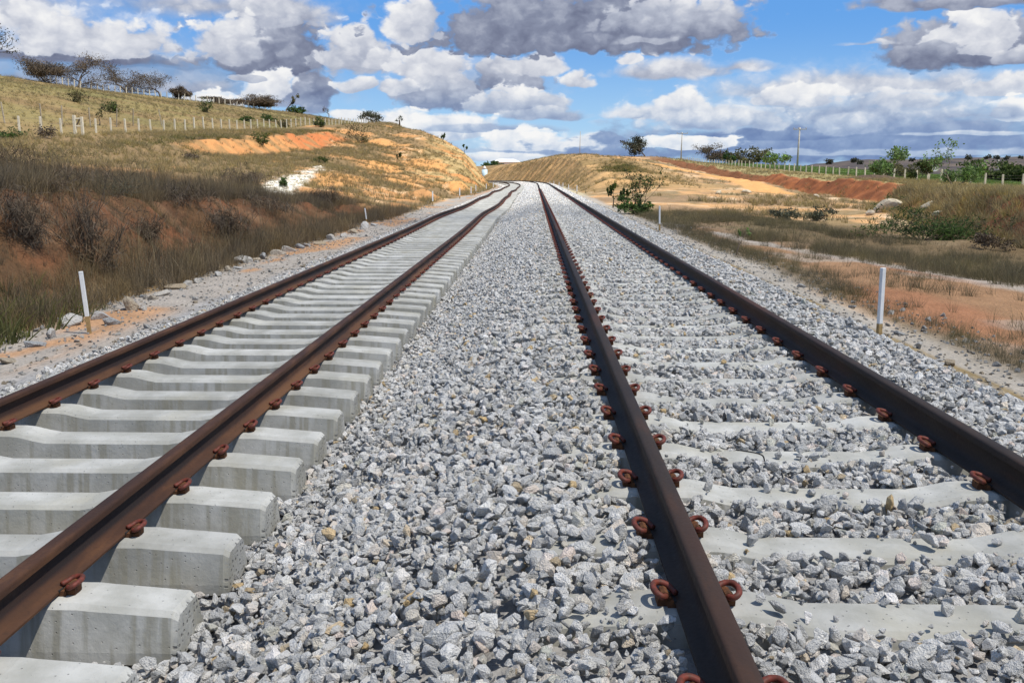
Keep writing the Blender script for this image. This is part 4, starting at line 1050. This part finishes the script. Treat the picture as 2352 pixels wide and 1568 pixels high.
def build_plants():
    G1 = "bare trees along the hill crest"
    # crest of the left hill: (px centre, w px, h px, Y, kind ...)
    crest = [(-12, 130, 125, 165, 'leafy', 'greyleaf', 4, .20, "dark open tree cut by the left frame edge on the hill crest"),
             (128, 92, 50, 176, 'bare', 'twig', 6, .16, "low bare brown thicket tree left of the umbrella tree on the crest"),
             (196, 110, 66, 182, 'umbrella', 'twig', 6, .16, "largest bare umbrella shaped tree on the hill crest"),
             (306, 84, 56, 200, 'umbrella', 'twig', 6, .17, "bare brown tree with leaning trunk, second umbrella on the crest"),
             (382, 86, 48, 212, 'umbrella', 'twig', 6, .17, "bare spreading tree right of the leaning tree on the crest"),
             (428, 32, 24, 217, 'bare', 'twig', 5, .17, "small bare shrub beside the third umbrella tree on the crest"),
             (520, 45, 14, 232, 'bare', 'twig', 5, .18, "faint low bare scrub between green bush and long thicket on crest"),
             (590, 88, 22, 245, 'bare', 'twig', 7, .20, "long low bare thicket on the crest above the white fence"),
             (664, 22, 33, 258, 'sapling', 'olive', 22, .34, "small yellowish leafy sapling standing up from the crest"),
             (689, 32, 14, 262, 'bush', 'dkgreen', 6, .28, "small dark green shrub right of the yellowish sapling"),
             (760, 14, 22, 268, 'sapling', 'twig', 4, .2, "thin bare sapling against white cloud on the crest"),
             (861, 42, 24, 262, 'leafy', 'greyleaf', 4, .24, "dark thin leaved tree near the right end of the fence")]
    for i, (px, w, h, Y, kd, lf, nl, ls, lab) in enumerate(crest):
        # stand it on the visible crest line
        best = max(((gz(at(px, 401, yy).x, yy) - CAMZ) / yy, yy) for yy in np.arange(Y - 45, Y + 50, 3.0))
        Yc = best[1]; wood = 'bark'
        plant("tree" if h > 26 else "shrub", lab, "tree" if h > 26 else "shrub", on_skyline(px, Yc), px2m(w, Yc), px2m(h, Yc) * 1.05, kd, lf, wood, nl * 2 if lf == 'twig' else nl, ls * .62 if lf == 'twig' else ls, 40 + i, "trees and scrub on the hill crest", rad=1.1, spray=.42,
              parts=("trunk", "crown") if h > 26 else HP, elong=4.0 if lf == 'twig' else 1.6)
    # yucca like small tree on the shoulder
    best = max(((gz(at(920, 401, yy).x, yy) - CAMZ) / yy, yy) for yy in np.arange(170, 270, 3.0)); Yc = best[1]; p = on_skyline(920, Yc)
    t = thing("yucca_tree", "small dark palm like tree on the shoulder of the cut", "tree", p)
    hh = px2m(26, Yc); mb = MB(); mb.tube([(0, 0, 0), (.06, 0, hh * .3), (0, 0, hh * .55)], [.22, .17, .14], 7); add_obj("trunk", mb.mesh("trunk", True), t, M['bark'])
    mb = MB(); r = random.Random(5)
    for hd in [(0, 0, hh * .62), (-.65, .1, hh * .45), (.7, -.1, hh * .5), (.25, .2, hh * .75)]:
        for k in range(26):
            d = Vector((r.gauss(0, 1), r.gauss(0, 1), r.gauss(.35, .7))).normalized(); L_ = r.uniform(.6, 1.0) * hh * .3; s_ = d.orthogonal().normalized() * .07
            o = Vector(hd); mb.add([o - s_, o + s_, o + d * L_], [(0, 1, 2)])
    add_obj("crown", mb.mesh("crown"), t, M['greyleaf'])
    # shrubs on the hillside
    hs = [(178, 236, 40, 30, 'bush', 'olive', 'round olive shrub below the big umbrella tree', 150), (260, 259, 34, 24, 'bush', 'green', 'green cone shaped shrub alone on the hillside', 140),
          (228, 290, 22, 40, 'sapling', 'olive', 'thin leaning sapling just above the fence line', 105), (473, 258, 28, 30, 'bush', 'green', 'dark green bush at the crest right of the bare trees', 205),
          (562, 279, 24, 12, 'bush', 'dkgreen', 'flat dark green shrub on the slope above the fence, left one', 180), (618, 279, 27, 15, 'bush', 'dkgreen', 'flat dark green shrub on the slope above the fence, right one', 188),
          (652, 293, 26, 16, 'bush', 'olive', 'olive shrub seen right behind the white fence posts', 170), (735, 292, 20, 22, 'bush', 'green', 'bright green shrub behind the far end of the fence', 195),
          (827, 330, 46, 40, 'bush', 'olive', 'olive bush with red twigs under the far fence', 160), (15, 322, 56, 26, 'bush', 'dkgreen', 'dark green bush at the left frame edge below the hill', 62),
          (603, 333, 44, 26, 'bush', 'green', 'green bush hanging over the lip of the orange scarp', 113), (105, 318, 44, 26, 'bush', 'twig', 'dry brown bush beside the first fence posts', 80),
          (437, 366, 26, 14, 'bush', 'twig', 'dark dead bush at the foot of the orange scarp', 84), (652, 432, 14, 22, 'bush', 'dkgreen', 'small dark green plant in front of the white rubble', 48),
          (912, 378, 9, 22, 'sapling', 'green', 'tiny green sapling on the cut shoulder', 122), (735, 376, 30, 14, 'bush', 'green', 'low green shrub at the upper end of the white rubble', 92),
          (1018, 332, 8, 22, 'sapling', 'dkgreen', 'dark slim sapling on the edge of the cut, upper one', 178), (1066, 355, 10, 20, 'sapling', 'dkgreen', 'dark slim sapling on the edge of the cut, lower one', 172)]
    for i, (px, py, w, h, kd, lf, lab, Y) in enumerate(hs):
        if py < 300 or 1000 < px: 
            # find where the line of sight meets the slope
            pass
        yy = hit(px, py, 30, 300) or Y
        plant("shrub", lab, "shrub", place(px, py, yy), px2m(w, yy), px2m(h, yy), kd, lf, 'bark', 3 if kd == 'bush' else 16, .04 + yy * .0009, 80 + i, "shrubs on the left slopes", rad=.9, spray=.5, parts=HP)
    # near dead shrubs on the left bank
    nb_ = [(215, 640, 120, 190, 'twig', 'twig', 'tall dead brown shrub on the bank behind the left stake'), (338, 560, 66, 70, 'twig', 'twig', 'small dark dead shrub on the red bank face'),
           (525, 562, 84, 76, 'twig', 'twig', 'dark dead shrub in the middle of the red bank face'), (60, 560, 120, 120, 'twig', 'twig', 'tall dead stalks at the left edge of the bank'),
           (430, 470, 110, 52, 'bush', 'twig', 'dark scrub on the bank crest left of the red face'), (610, 490, 120, 40, 'bush', 'twig', 'dark scrub on the bank crest right of the red face'),
           (255, 462, 110, 50, 'bush', 'greyleaf', 'grey green scrub behind the bank crest'), (110, 445, 150, 62, 'bush', 'twig', 'wide brown scrub behind the bank at the left edge'),
           (560, 430, 90, 40, 'bush', 'twig', 'brown scrub in front of the orange clearing'), (745, 470, 80, 36, 'bush', 'twig', 'brown scrub where the red bank fades out'),
           (30, 388, 150, 56, 'bush', 'twig', 'dark brown scrub mound under the first fence posts'), (150, 372, 130, 40, 'bush', 'olive', 'olive brown scrub mound below the white gate posts')]
    for i, (px, py, w, h, kd, lf, lab) in enumerate(nb_):
        yy = hit(px, py, 6, 80) or 25
        plant("dead_shrub", lab, "shrub", place(px, py, yy, .08), px2m(w, yy), px2m(h, yy), kd, lf, 'bark', 6 if lf == 'twig' else 8, .0035 + yy * .00045, 120 + i, "dead scrub on the left bank", rad=.22, spray=.75, parts=HP, elong=20.0 if lf == 'twig' else 3, updir=.6 if lf == 'twig' else 0)
    # ---- right side
    rs = [("tree", 1482, 361, 44, 44, 232, 'leafy', 'greyleaf', 'dark grey tree alone on the right knoll', 8, .24, 'bark'),
          ("tree", 1628, 364, 62, 30, 300, 'bare', 'twig', 'bare tree behind the green field, left of the olive thicket', 5, .25, 'bark'),
          ("tree", 1715, 374, 84, 32, 290, 'bush', 'olive', 'wide olive green thicket tree rising behind the green field', 20, .42, 'bark'),
          ("tree", 1680, 366, 22, 18, 288, 'candle', 'dkgreen', 'slim cactus like tree at the left end of the olive thicket', 8, .3, 'bark'),
          ("milkweed_tree", 1774, 400, 56, 46, 150, 'candle', 'lime', 'pale green leafed shrub tree left of the tall pole', 9, .24, 'barkp'),
          ("milkweed_tree", 2025, 420, 72, 76, 106, 'candle', 'lime', 'bright green small tree beside the dark soil heap', 12, .20, 'barkp'),
          ("milkweed_tree", 2112, 415, 50, 48, 96, 'candle', 'green', 'small green shrub tree behind the pale board', 9, .17, 'barkp'),
          ("milkweed_tree", 2190, 424, 92, 94, 84, 'candle', 'lime', 'largest pale trunked green tree at the right fence', 12, .15, 'barkp'),
          ("tree", 2290, 402, 130, 30, 190, 'bush', 'green', 'dark green thicket beyond the right fence', 18, .36, 'bark'),
          ("tree", 2345, 412, 80, 24, 170, 'bush', 'green', 'green bush at the right frame edge beyond the fence', 26, .34, 'bark'),
          ("tree", 2070, 396, 90, 26, 165, 'bush', 'olive', 'olive scrub between the two bright green trees', 9, .3, 'bark'),
          ("tree", 1468, 492, 84, 98, 50, 'airy', 'green', 'young green tree with thin bare top beside the right track', 4, .085, 'bark'),
          ("shrub", 1408, 478, 18, 52, 53, 'sapling', 'green', 'slim leafy plant left of the young green tree', 18, .13, 'bark'),
          ("shrub", 1432, 480, 16, 42, 52, 'sapling', 'green', 'slim leafy plant touching the young green tree', 16, .13, 'bark'),
          ("shrub", 1462, 494, 70, 40, 50.5, 'bush', 'dkgreen', 'dark green shrub around the foot of the young tree', 8, .10, 'bark'),
          ("mesquite_bush", 2118, 552, 256, 76, 33, 'arch', 'dkgreen', 'wide low dark green thorn bush in front of white rocks', 9, .04, 'bark'),
          ("shrub", 1800, 505, 54, 24, 40, 'bush', 'greyleaf', 'grey green low shrub on the orange ground, left one', 8, .07, 'bark'),
          ("shrub", 1880, 508, 60, 30, 40, 'bush', 'greyleaf', 'grey green low shrub on the orange ground, right one', 8, .07, 'bark'),
          ("shrub", 2270, 575, 70, 36, 29, 'bush', 'twig', 'dark brown dead shrub right of the thorn bush', 8, .05, 'bark'),
          ("shrub", 1690, 590, 34, 60, 20.5, 'sapling', 'lime', 'bright green weed standing in the right verge', 7, .045, 'bark')]
    for i, (nm, px, py, w, h, Y, kd, lf, lab, nl, ls, wd) in enumerate(rs):
        yy = Y
        if Y < 75 and py > 440: yy = hit(px, py, 12, 90) or Y
        x, y, z = place(px, py, yy)
        hpx = h
        z_top = at(px, py - h, yy).z
        hh = max(z_top - z, px2m(h, yy) * .6)
        plant(nm, lab, "tree" if "tree" in nm else "shrub", (x, y, z), px2m(w, yy), hh, kd, lf, wd, nl, ls, 160 + i, None, rad=.8 if h > 20 else .6, spray=.35,
              parts=("trunk", "crown") if "tree" in nm else HP, elong=5 if kd == 'arch' else 1.7, depth=px2m(w, yy) * (.6 if kd == 'arch' else 1))
    # far dotted trees on the hills
    dots = [(1905, 371), (1962, 368), (1975, 372), (2072, 362), (2095, 366), (2225, 361), (2268, 360), (2290, 361), (2312, 362), (2345, 361), (1850, 386), (1820, 388)]
    for i, (px, py) in enumerate(dots):
        Y = 1150 + 90 * (i % 5); p = at(px, py + 2, Y)
        plant("tree", "tiny dark tree dotting the far brown hills", "tree", (p.x, Y, p.z - 2.2), 7, 5.5, 'bush', 'greyleaf', 'bark', 5, 1.0, 220 + i, "dotted trees on the far hills", rad=.6, spray=.45)
def hit(px, py, y0, y1):
    """distance along the line where the sight line meets the ground"""
    d = ray(px, py); Ys = np.arange(y0, y1, .5); X = d.x / d.y * Ys; Zr = CAMZ + d.z / d.y * Ys
    below = ground(X, Ys) >= Zr
    i = np.argmax(below)
    return float(Ys[i]) if below[i] else None
build_plants()

# ------------------------------------------------------------------ fences
def post_mesh(h, w=.13):
    mb = MB(); mb.box((0, 0, h / 2 - .1), (w, w, h + .2)); me = mb.mesh("post"); bevel(me, .012); me.materials.append(M['post']); return me
def fence(name, label, pts, h, tilt, mesh, mat_wire, strands, group=None):
    r = random.Random(len(pts) * 7)
    t = thing(name, label, "fence", (pts[0][0], pts[0][1], gz(*pts[0][:2])), 0, group)
    o0 = t.location
    tops = []
    for (x, y) in pts:
        p = bpy.data.objects.new("post", mesh); COL.objects.link(p); p.parent = t
        z = gz(x, y); p.location = (x - o0.x, y - o0.y, z - o0.z); p.rotation_euler = (r.gauss(0, tilt), r.gauss(0, tilt), r.uniform(-.2, .2))
        p.scale = (1, 1, r.uniform(.92, 1.08)); tops.append(Vector((x - o0.x, y - o0.y, z - o0.z)))
    mb = MB()
    for k in range(strands): mb.tube([q + Vector((0, 0, h * (k + 1) / (strands + .6))) for q in tops], .006, 3)
    add_obj("wire", mb.mesh("wire"), t, M['wire'])
    return t
PM = post_mesh(1.45, .16)
lf = []
for k in range(-4, 66):
    d = 1 / (1 / 100.0 - 0) if False else 75.6 + 3.3 * k
    lf.append((-43 + random.gauss(0, .05), d))
lf = [(x, y) for x, y in lf if 66 < y < 262 and not (84.5 < y < 88)]
fl = fence("white_post_fence", "long white post fence running up the left hillside", lf, 1.45, .02, PM, None, 4)
# braced strainer: two thick posts with cross bars
g = thing("braced_gate_post", "pair of thick white posts joined by bars in the left fence line", "fence post", (-42.9, 84.6, gz(-42.9, 84.6)))
for dx, hh, ww in ((0, 1.75, .24), (.62, 1.6, .22)):
    mb = MB(); mb.box((dx, dx * .3, hh / 2 - .1), (ww, ww, hh + .2)); add_obj("post", bevel(mb.mesh("post"), .015), g, M['post'])
for zz in (1.46, .78):
    mb = MB(); mb.box((.31, .093, zz), (.44, .12, .12), Matrix.Rotation(.291, 3, 'Z')); add_obj("crossbar", mb.mesh("crossbar"), g, M['post'])
mb = MB(); mb.box((.31, .095, 1.12), (.11, .08, .66), Matrix.Rotation(.55, 3, 'Y')); add_obj("brace", mb.mesh("brace"), g, M['bark'])
# older leaning posts behind
WPM = post_mesh(1.9, .10); WPM.materials.clear(); WPM.materials.append(M['wood'])
op = [(-46.5, 66.5), (-47.2, 73), (-46.8, 80), (-46.2, 85), (-46.6, 89.5), (-46.0, 94), (-45.8, 99.5), (-46.4, 105), (-45.9, 112), (-49, 79)]
fence("old_wooden_fence", "old leaning grey wooden posts behind the white fence", op, 1.6, .10, WPM, None, 2)
# crest fence
cp = []
for px in list(range(110, 640, 13)):
    best = max(((gz(at(px, 401, yy).x, yy) - CAMZ) / yy, yy) for yy in np.arange(140, 275, 3.0)); yy = best[1] - 3; cp.append((at(px, 401, yy).x, yy))
CPM = post_mesh(1.35, .16)
fence("crest_fence", "pale irregular posts along the skyline of the left hill", cp, 1.3, .07, CPM, None, 3)
RPM = post_mesh(1.25, .16)
rf = [(44.5 + random.gauss(0, .05), 80.4 + 3.3 * k) for k in range(0, 62)]
fr = fence("field_fence", "white post fence in front of the green field on the right", rf, 1.2, .025, RPM, None, 4)
# pale board hung on the fence
yb = 103.0; zb = gz(44.3, yb)
b_ = thing("sign_board", "pale rounded board standing on a thin post at the right fence", "sign", (44.2, yb, zb))
mb = MB(); mb.box((0, 0, .6), (.14, .14, 1.3)); add_obj("post", mb.mesh("post"), b_, M['post'])
mb = MB(); mb.tube([(.55, -.10, 1.42), (.55, -.05, 1.42)], .62, 18); me = mb.mesh("board")
for v in me.vertices: v.co.z = 1.42 + (v.co.z - 1.42) * .62
M['white'] = mat_plain("white_paint", (.80, .80, .78), (.70, .70, .68), 8, .6); add_obj("board", me, b_, M['white'])

# ------------------------------------------------------------------ survey stakes
def stake(px, pyb, pyt, Y, lab, lean=0.0):
    pb = at(px[0], pyb, Y); x = pb.x; z = gz(x, Y); top = at(px[1], pyt, Y)
    h = top.z - z
    if Y > 40: h = .9
    t = thing("survey_stake", lab, "stake", (x, Y, z), 0, "white stakes marking the edge of the line")
    t.rotation_euler = (0, (top.x - x) / max(h, .1) if Y < 60 else 0, .3)
    w = .05 if Y < 40 else .075
    mb = MB(); mb.box((0, 0, h * .64), (w, w, h * .72)); o = add_obj("painted_top", bevel(mb.mesh("painted_top"), .004), t, M['white'])
    mb = MB(); mb.box((0, 0, h * .14 - .05), (w * .96, w * .96, h * .28 + .1)); add_obj("bare_foot", mb.mesh("bare_foot"), t, M['stakewood'])
M['stakewood'] = mat_plain("stake_wood", (.42, .29, .13), (.30, .20, .09), 20)
stake((207, 186), 779, 623, 11.35, "leaning white stake at the left edge in front of the dry bank")
stake((843, 838), 512, 478, 37, "white stake beside the gravel where the red bank ends")
stake((994, 992), 473, 446, 60, "white stake below the near foot of the cut on the left")
for i, (x, yb, yt, Y) in enumerate([(1056, 456, 432, 77), (1082, 451, 426, 88), (1093, 446, 424, 97), (1117, 440, 421, 114), (1133, 436, 422, 128), (1144, 433, 420, 140)]):
    stake((x, x), yb, yt, Y, "small white stake in the row along the foot of the left cut")
stake((2018, 2028), 785, 615, 10.35, "tall white stake at right standing between grey gravel and grass")
stake((1515, 1515), 528, 473, 33, "white stake right of the young green tree beside the ballast")
for i, (x, yb, yt, Y) in enumerate([(1325, 445, 429, 96), (1306, 437, 425, 115), (1293, 434, 421, 128), (1284, 431, 419, 140), (1272, 428, 417, 155), (1263, 425, 415, 170)]):
    stake((x, x), yb, yt, Y, "small white stake in the row along the foot of the right knoll")

# ------------------------------------------------------------------ boulders
def boulders():
    r = random.Random(9); k = 0
    protos = [rock_mesh(700 + i, 13, .03, M['boulder'], .75) for i in range(6)]
    named = {(165, 748, 56): "broad pale grey boulder beside the foot of the leaning white stake", (75, 805, 50): "grey boulder at the left edge nearest the camera",
             (405, 664, 42): "bluish grey boulder bedded in the middle of the rubble row", (300, 712, 60): "orange streaked boulder between the stake and the bluish boulder",
             (560, 607, 40): "pale boulder in the rubble row beside the orange soil patch"}
    spots = list(named) + [(235, 736, 44), (255, 748, 40), (345, 690, 36), (372, 682, 34), (432, 662, 26), (455, 655, 24), (500, 634, 28), (525, 628, 26), (545, 618, 24), (585, 600, 24), (605, 596, 28),
                           (640, 590, 30), (662, 582, 34), (690, 574, 26), (710, 568, 24), (735, 562, 24), (760, 552, 24), (790, 545, 22), (812, 536, 26), (838, 524, 26), (858, 518, 18), (20, 850, 40), (118, 782, 44), (330, 712, 26),
                           (1840, 662, 20), (1895, 700, 18), (1955, 715, 20), (2065, 770, 26), (2110, 800, 30), (2180, 850, 34)]
    for s in spots:
        px, py, w = s; Y = hit(px, py, 5, 90) or 20; x, y, z = place(px, py, Y, 0)
        o = bpy.data.objects.new("boulder", protos[k % 6]); COL.objects.link(o); k += 1
        sc = px2m(w, Y); o.location = (x, y, z + sc * .12); o.scale = (sc * 1.35, sc * 1.15, sc * 1.15); o.rotation_euler = (r.gauss(0, .25), r.gauss(0, .25), r.uniform(0, 6))
        left = px < 1200
        tag(o, named.get(s, "grey rubble boulder lying in the row along the left gravel edge" if left else "grey boulder at the edge of the right gravel"), "boulder", "boulders along the left gravel edge" if left else "boulders along the right gravel edge")
    pp = [rock_mesh(740 + i, 20, .06, M['pale'], .7) for i in range(5)]
    wr = [(2040, 486, 76, "long pale rock rising behind the thorn bush"), (2128, 486, 42, "pointed white rock behind the middle of the thorn bush"), (2152, 500, 30, "white rock at right behind the thorn bush"), (1998, 496, 30, "flat pale rock at the left end of the thorn bush"),
          (1715, 445, 28, "pale rock standing alone on the orange ground"), (1875, 455, 20, "small pale rock on the orange ground left of the thorn bush"), (2095, 506, 30, "pale rock half hidden by the thorn bush"), (1650, 447, 22, "pale rock below the orange road")]
    for i, (px, py, w, lab) in enumerate(wr):
        Y = hit(px, py, 10, 130) or 45; x, y, z = place(px, py, Y, 0); sc = px2m(w, Y)
        o = bpy.data.objects.new("pale_rock", pp[i % 5]); COL.objects.link(o); o.location = (x, y, z + sc * .15); o.scale = (sc, sc * .7, sc * .7); o.rotation_euler = (r.gauss(0, .2), r.gauss(0, .2), r.uniform(0, 6))
        tag(o, lab, "rock", "pale rocks on the right")
    # white rubble of the washed out path
    rg = np.random.default_rng(41); n = 9000; X = rg.uniform(-24, -11, n); Y = rg.uniform(44, 96, n); m = rg.random(n) < path_mask(X, Y) * .8
    X, Y = X[m], Y[m]; n = len(X); s = rg.uniform(.10, .42, n)
    col = proto_collection("pale_stone", [rock_mesh(760 + i, 12, 0, M['pale'], .5) for i in range(5)])
    scatter("limestone_rubble", np.stack([X, Y, ground(X, Y)], 1), np.stack([rg.normal(0, .3, n), rg.normal(0, .3, n), rg.uniform(0, 6, n)], 1), np.stack([s, s, s * .7], 1), rg.integers(0, 5, n), col, "white limestone rubble spilled down a narrow strip of the left slope", "rubble")
    # loose small stones on both gravel benches
    n = 26000; side = rg.random(n) < .5; u = np.where(side, rg.uniform(-7.2, -4.9, n), rg.uniform(4.0, 6.2, n)); Y = 2 + 58 * rg.random(n) ** 1.5
    m = rg.random(n) < np.where(side, np.interp(u, [-7.2, -6.5, -6.0, -5.2], [.9, .8, .25, .6]), np.interp(u, [4.0, 4.6, 6.2], [1, .45, .12])) * (.35 + fbm(u, Y, 501, 3))
    u, Y = u[m], Y[m]; n = len(u); X = to_x(u, Y); s = rg.uniform(.015, .07, n) * np.where(rg.random(n) < .05, 2.2, 1)
    col = proto_collection("bench_stone", [rock_mesh(780 + i, 12, 0, M['boulder'], .7) for i in range(6)])
    scatter("loose_stones", np.stack([X, Y, ground(X, Y) + s * .1], 1), np.stack([rg.normal(0, .4, n), rg.normal(0, .4, n), rg.uniform(0, 6, n)], 1), np.stack([s, s, s], 1), rg.integers(0, 6, n), col, "loose stones strewn over the grey gravel benches beside the tracks", "stones")
boulders()

# ------------------------------------------------------------------ utility poles
def pole(px, pyt, Y, lab, arm, rad, mat, ins=True):
    x = at(px, 401, Y).x; z = gz(x, Y); top = at(px, pyt, Y).z; h = top - z
    t = thing("utility_pole", lab, "utility pole", (x, Y, z), .0, "utility poles on the right")
    mb = MB(); mb.tube([(0, 0, -.3), (.02, 0, h * .5), (.09, 0, h)], [rad * 1.25, rad, rad * .75], 10); add_obj("pole", mb.mesh("pole", True), t, M[mat])
    if arm:
        mb = MB(); mb.box((.09, -.12, h - .35), (arm, .12, .16)); add_obj("crossarm", bevel(mb.mesh("crossarm"), .01), t, M['pole'])
        for dx in (-.46, -.1, .46):
            mb = MB(); mb.tube([(dx * arm + .09, -.12, h - .27), (dx * arm + .09, -.12, h - .02)], [.05, .075], 7); add_obj("insulator", mb.mesh("insulator", True), t, M['wood'])
    return t
pole(1830, 293, 176, "tallest concrete pole with a crossarm beside the right fence", 2.5, .17, 'pole')
pole(1563, 304, 262, "smaller pole with a crossarm farther along the right fence", 3.2, .17, 'pole')
pole(1331, 302, 300, "faint thin dark pole rising behind the right knoll", 0, .10, 'wood')
pole(2290, 367, 330, "short far pole among the brown hills at right", 0, .28, 'pole')

# ------------------------------------------------------------------ soil heap on the bank, far buildings, scraps
def mound(px, py, Y, w, d, h, lab):
    x = at(px, py, Y).x; z = gz(x, Y); n = 26; V = []; Q = []
    for i in range(n):
        for j in range(n):
            a, b = i / (n - 1) * 2 - 1, j / (n - 1) * 2 - 1
            rr = max(0, 1 - math.hypot(a, b)); V.append((a * w / 2, b * d / 2, h * (rr ** .8) * (.7 + .6 * float(fbm(a * 3 + 5, b * 3 + 2, 77, 3))) - .15))
    for i in range(n - 1):
        for j in range(n - 1): Q.append((i * n + j, (i + 1) * n + j, (i + 1) * n + j + 1, i * n + j + 1))
    o = add_obj("soil_heap", np_mesh("soil_heap", V, Q, smooth=True), mat=mat_plain("dark_soil", (.13, .085, .055), (.075, .05, .035), 4)); o.location = (x, Y, z)
    tag(o, lab, "soil heap")
mound(2005, 425, 100, 9, 3, .9, "dark soil heap along the lip of the red bank under the green tree")
M['wall'] = mat_plain("white_wall", (.78, .77, .73), (.68, .66, .62), 1.5)
pB = at(1163, 386, 420)
hb = thing("white_building", "long low white building seen through the gap of the cut", "building", (pB.x, 420, pB.z - .5))
mb = MB(); mb.box((0, 0, 1.0), (13, 7, 4.2)); add_obj("wall", mb.mesh("wall"), hb, M['wall'])
mb = MB(); mb.add([(-7, -4, 3.12), (7, -4, 3.12), (7, 4, 3.12), (-7, 4, 3.12), (-3.4, 0, 4.6), (3.4, 0, 4.6)], [(0, 1, 5, 4), (1, 2, 5), (2, 3, 4, 5), (3, 0, 4), (3, 2, 1, 0)]); add_obj("roof", mb.mesh("roof"), hb, M['wall'])
pT = at(1113, 396, 300)
tk = thing("water_tank", "slim pale blue tank tower showing beside the cut edge", "water tank", (pT.x, 300, pT.z - 1.5))
mb = MB(); mb.tube([(0, 0, -2), (0, 0, 2.4)], .95, 14); add_obj("drum", mb.mesh("drum", True), tk, mat_plain("pale_blue", (.62, .78, .84), (.5, .68, .76), 2, .5))
mb = MB(); mb.tube([(0, 0, 2.4), (0, 0, 3.6)], [.95, .12], 14); add_obj("cap", mb.mesh("cap", True), tk, M['wall'])
for i, (px, w, h) in enumerate([(1128, 26, 14), (1141, 22, 10)]):
    p = at(px, 388, 400); plant("tree", ["dark round tree left of the white building in the gap", "dark tree touching the white building in the gap"][i], "tree", (p.x, 400, p.z - .8), px2m(w, 400), px2m(h, 400) + .8, 'bush', 'dkgreen', 'bark', 14, .7, 260 + i, None, spray=.5)
# bent wire lying on the ballast of the right track
pw = [(1690, 1032), (1715, 1036), (1738, 1040), (1752, 1046), (1756, 1058)]
mb = MB(); mb.tube(catmull([Vector(at(a, b, 4.45)) * 1.0 for a, b in pw], 3), .004, 5)
o = add_obj("bent_wire", mb.mesh("bent_wire", True), mat=M['pad']); tag(o, "thin black bent wire lying on stones between the right rails", "wire")

# ------------------------------------------------------------------ the cloud overhead that dims the near ground (out of frame, up towards the sun)
def overhead_cloud():
    H = 420.0; off = SUN_V * (H / SUN_V.z)
    bm = bmesh.new(); bmesh.ops.create_icosphere(bm, subdivisions=6, radius=1.0)
    co = np.array([v.co[:] for v in bm.verts])
    n = fbm(co[:, 0] * 5 + co[:, 2] * 2, co[:, 1] * 3, 901, 4) - .5; n2 = fbm(co[:, 0] * 16, co[:, 1] * 9 + co[:, 2] * 4, 902, 4) - .5
    k = 1 + .35 * n + .12 * n2
    for v, kk in zip(bm.verts, k):
        zz = v.co.z * (34 if v.co.z > 0 else 10) * kk
        v.co = Vector((v.co.x * 230 * kk, v.co.y * 96 * kk, zz))
    me = bpy.data.meshes.new("cloud"); bm.to_mesh(me); bm.free(); me.polygons.foreach_set('use_smooth', [True] * len(me.polygons))
    m = bpy.data.materials.new("cloud_vapour"); m.use_nodes = True; T = NT(m.node_tree); T.n.clear()
    d = T.node('ShaderNodeBsdfDiffuse', {'Color': (.9, .9, .9, 1)}); tl = T.node('ShaderNodeBsdfTranslucent', {'Color': (.9, .9, .9, 1)})
    mx = T.node('ShaderNodeMixShader', {0: .5, 1: d, 2: tl}); tr = T.node('ShaderNodeBsdfTransparent', {0: (1, 1, 1, 1)})
    mx2 = T.node('ShaderNodeMixShader', {0: .15, 1: tr, 2: mx}); T.l.new(mx2.outputs[0], T.node('ShaderNodeOutputMaterial').inputs[0])
    o = add_obj("cloud", me, mat=m, kind='structure')
    o.location = Vector((-10, -52, 0)) + off; o.rotation_euler = (0, 0, R(-20))
overhead_cloud()
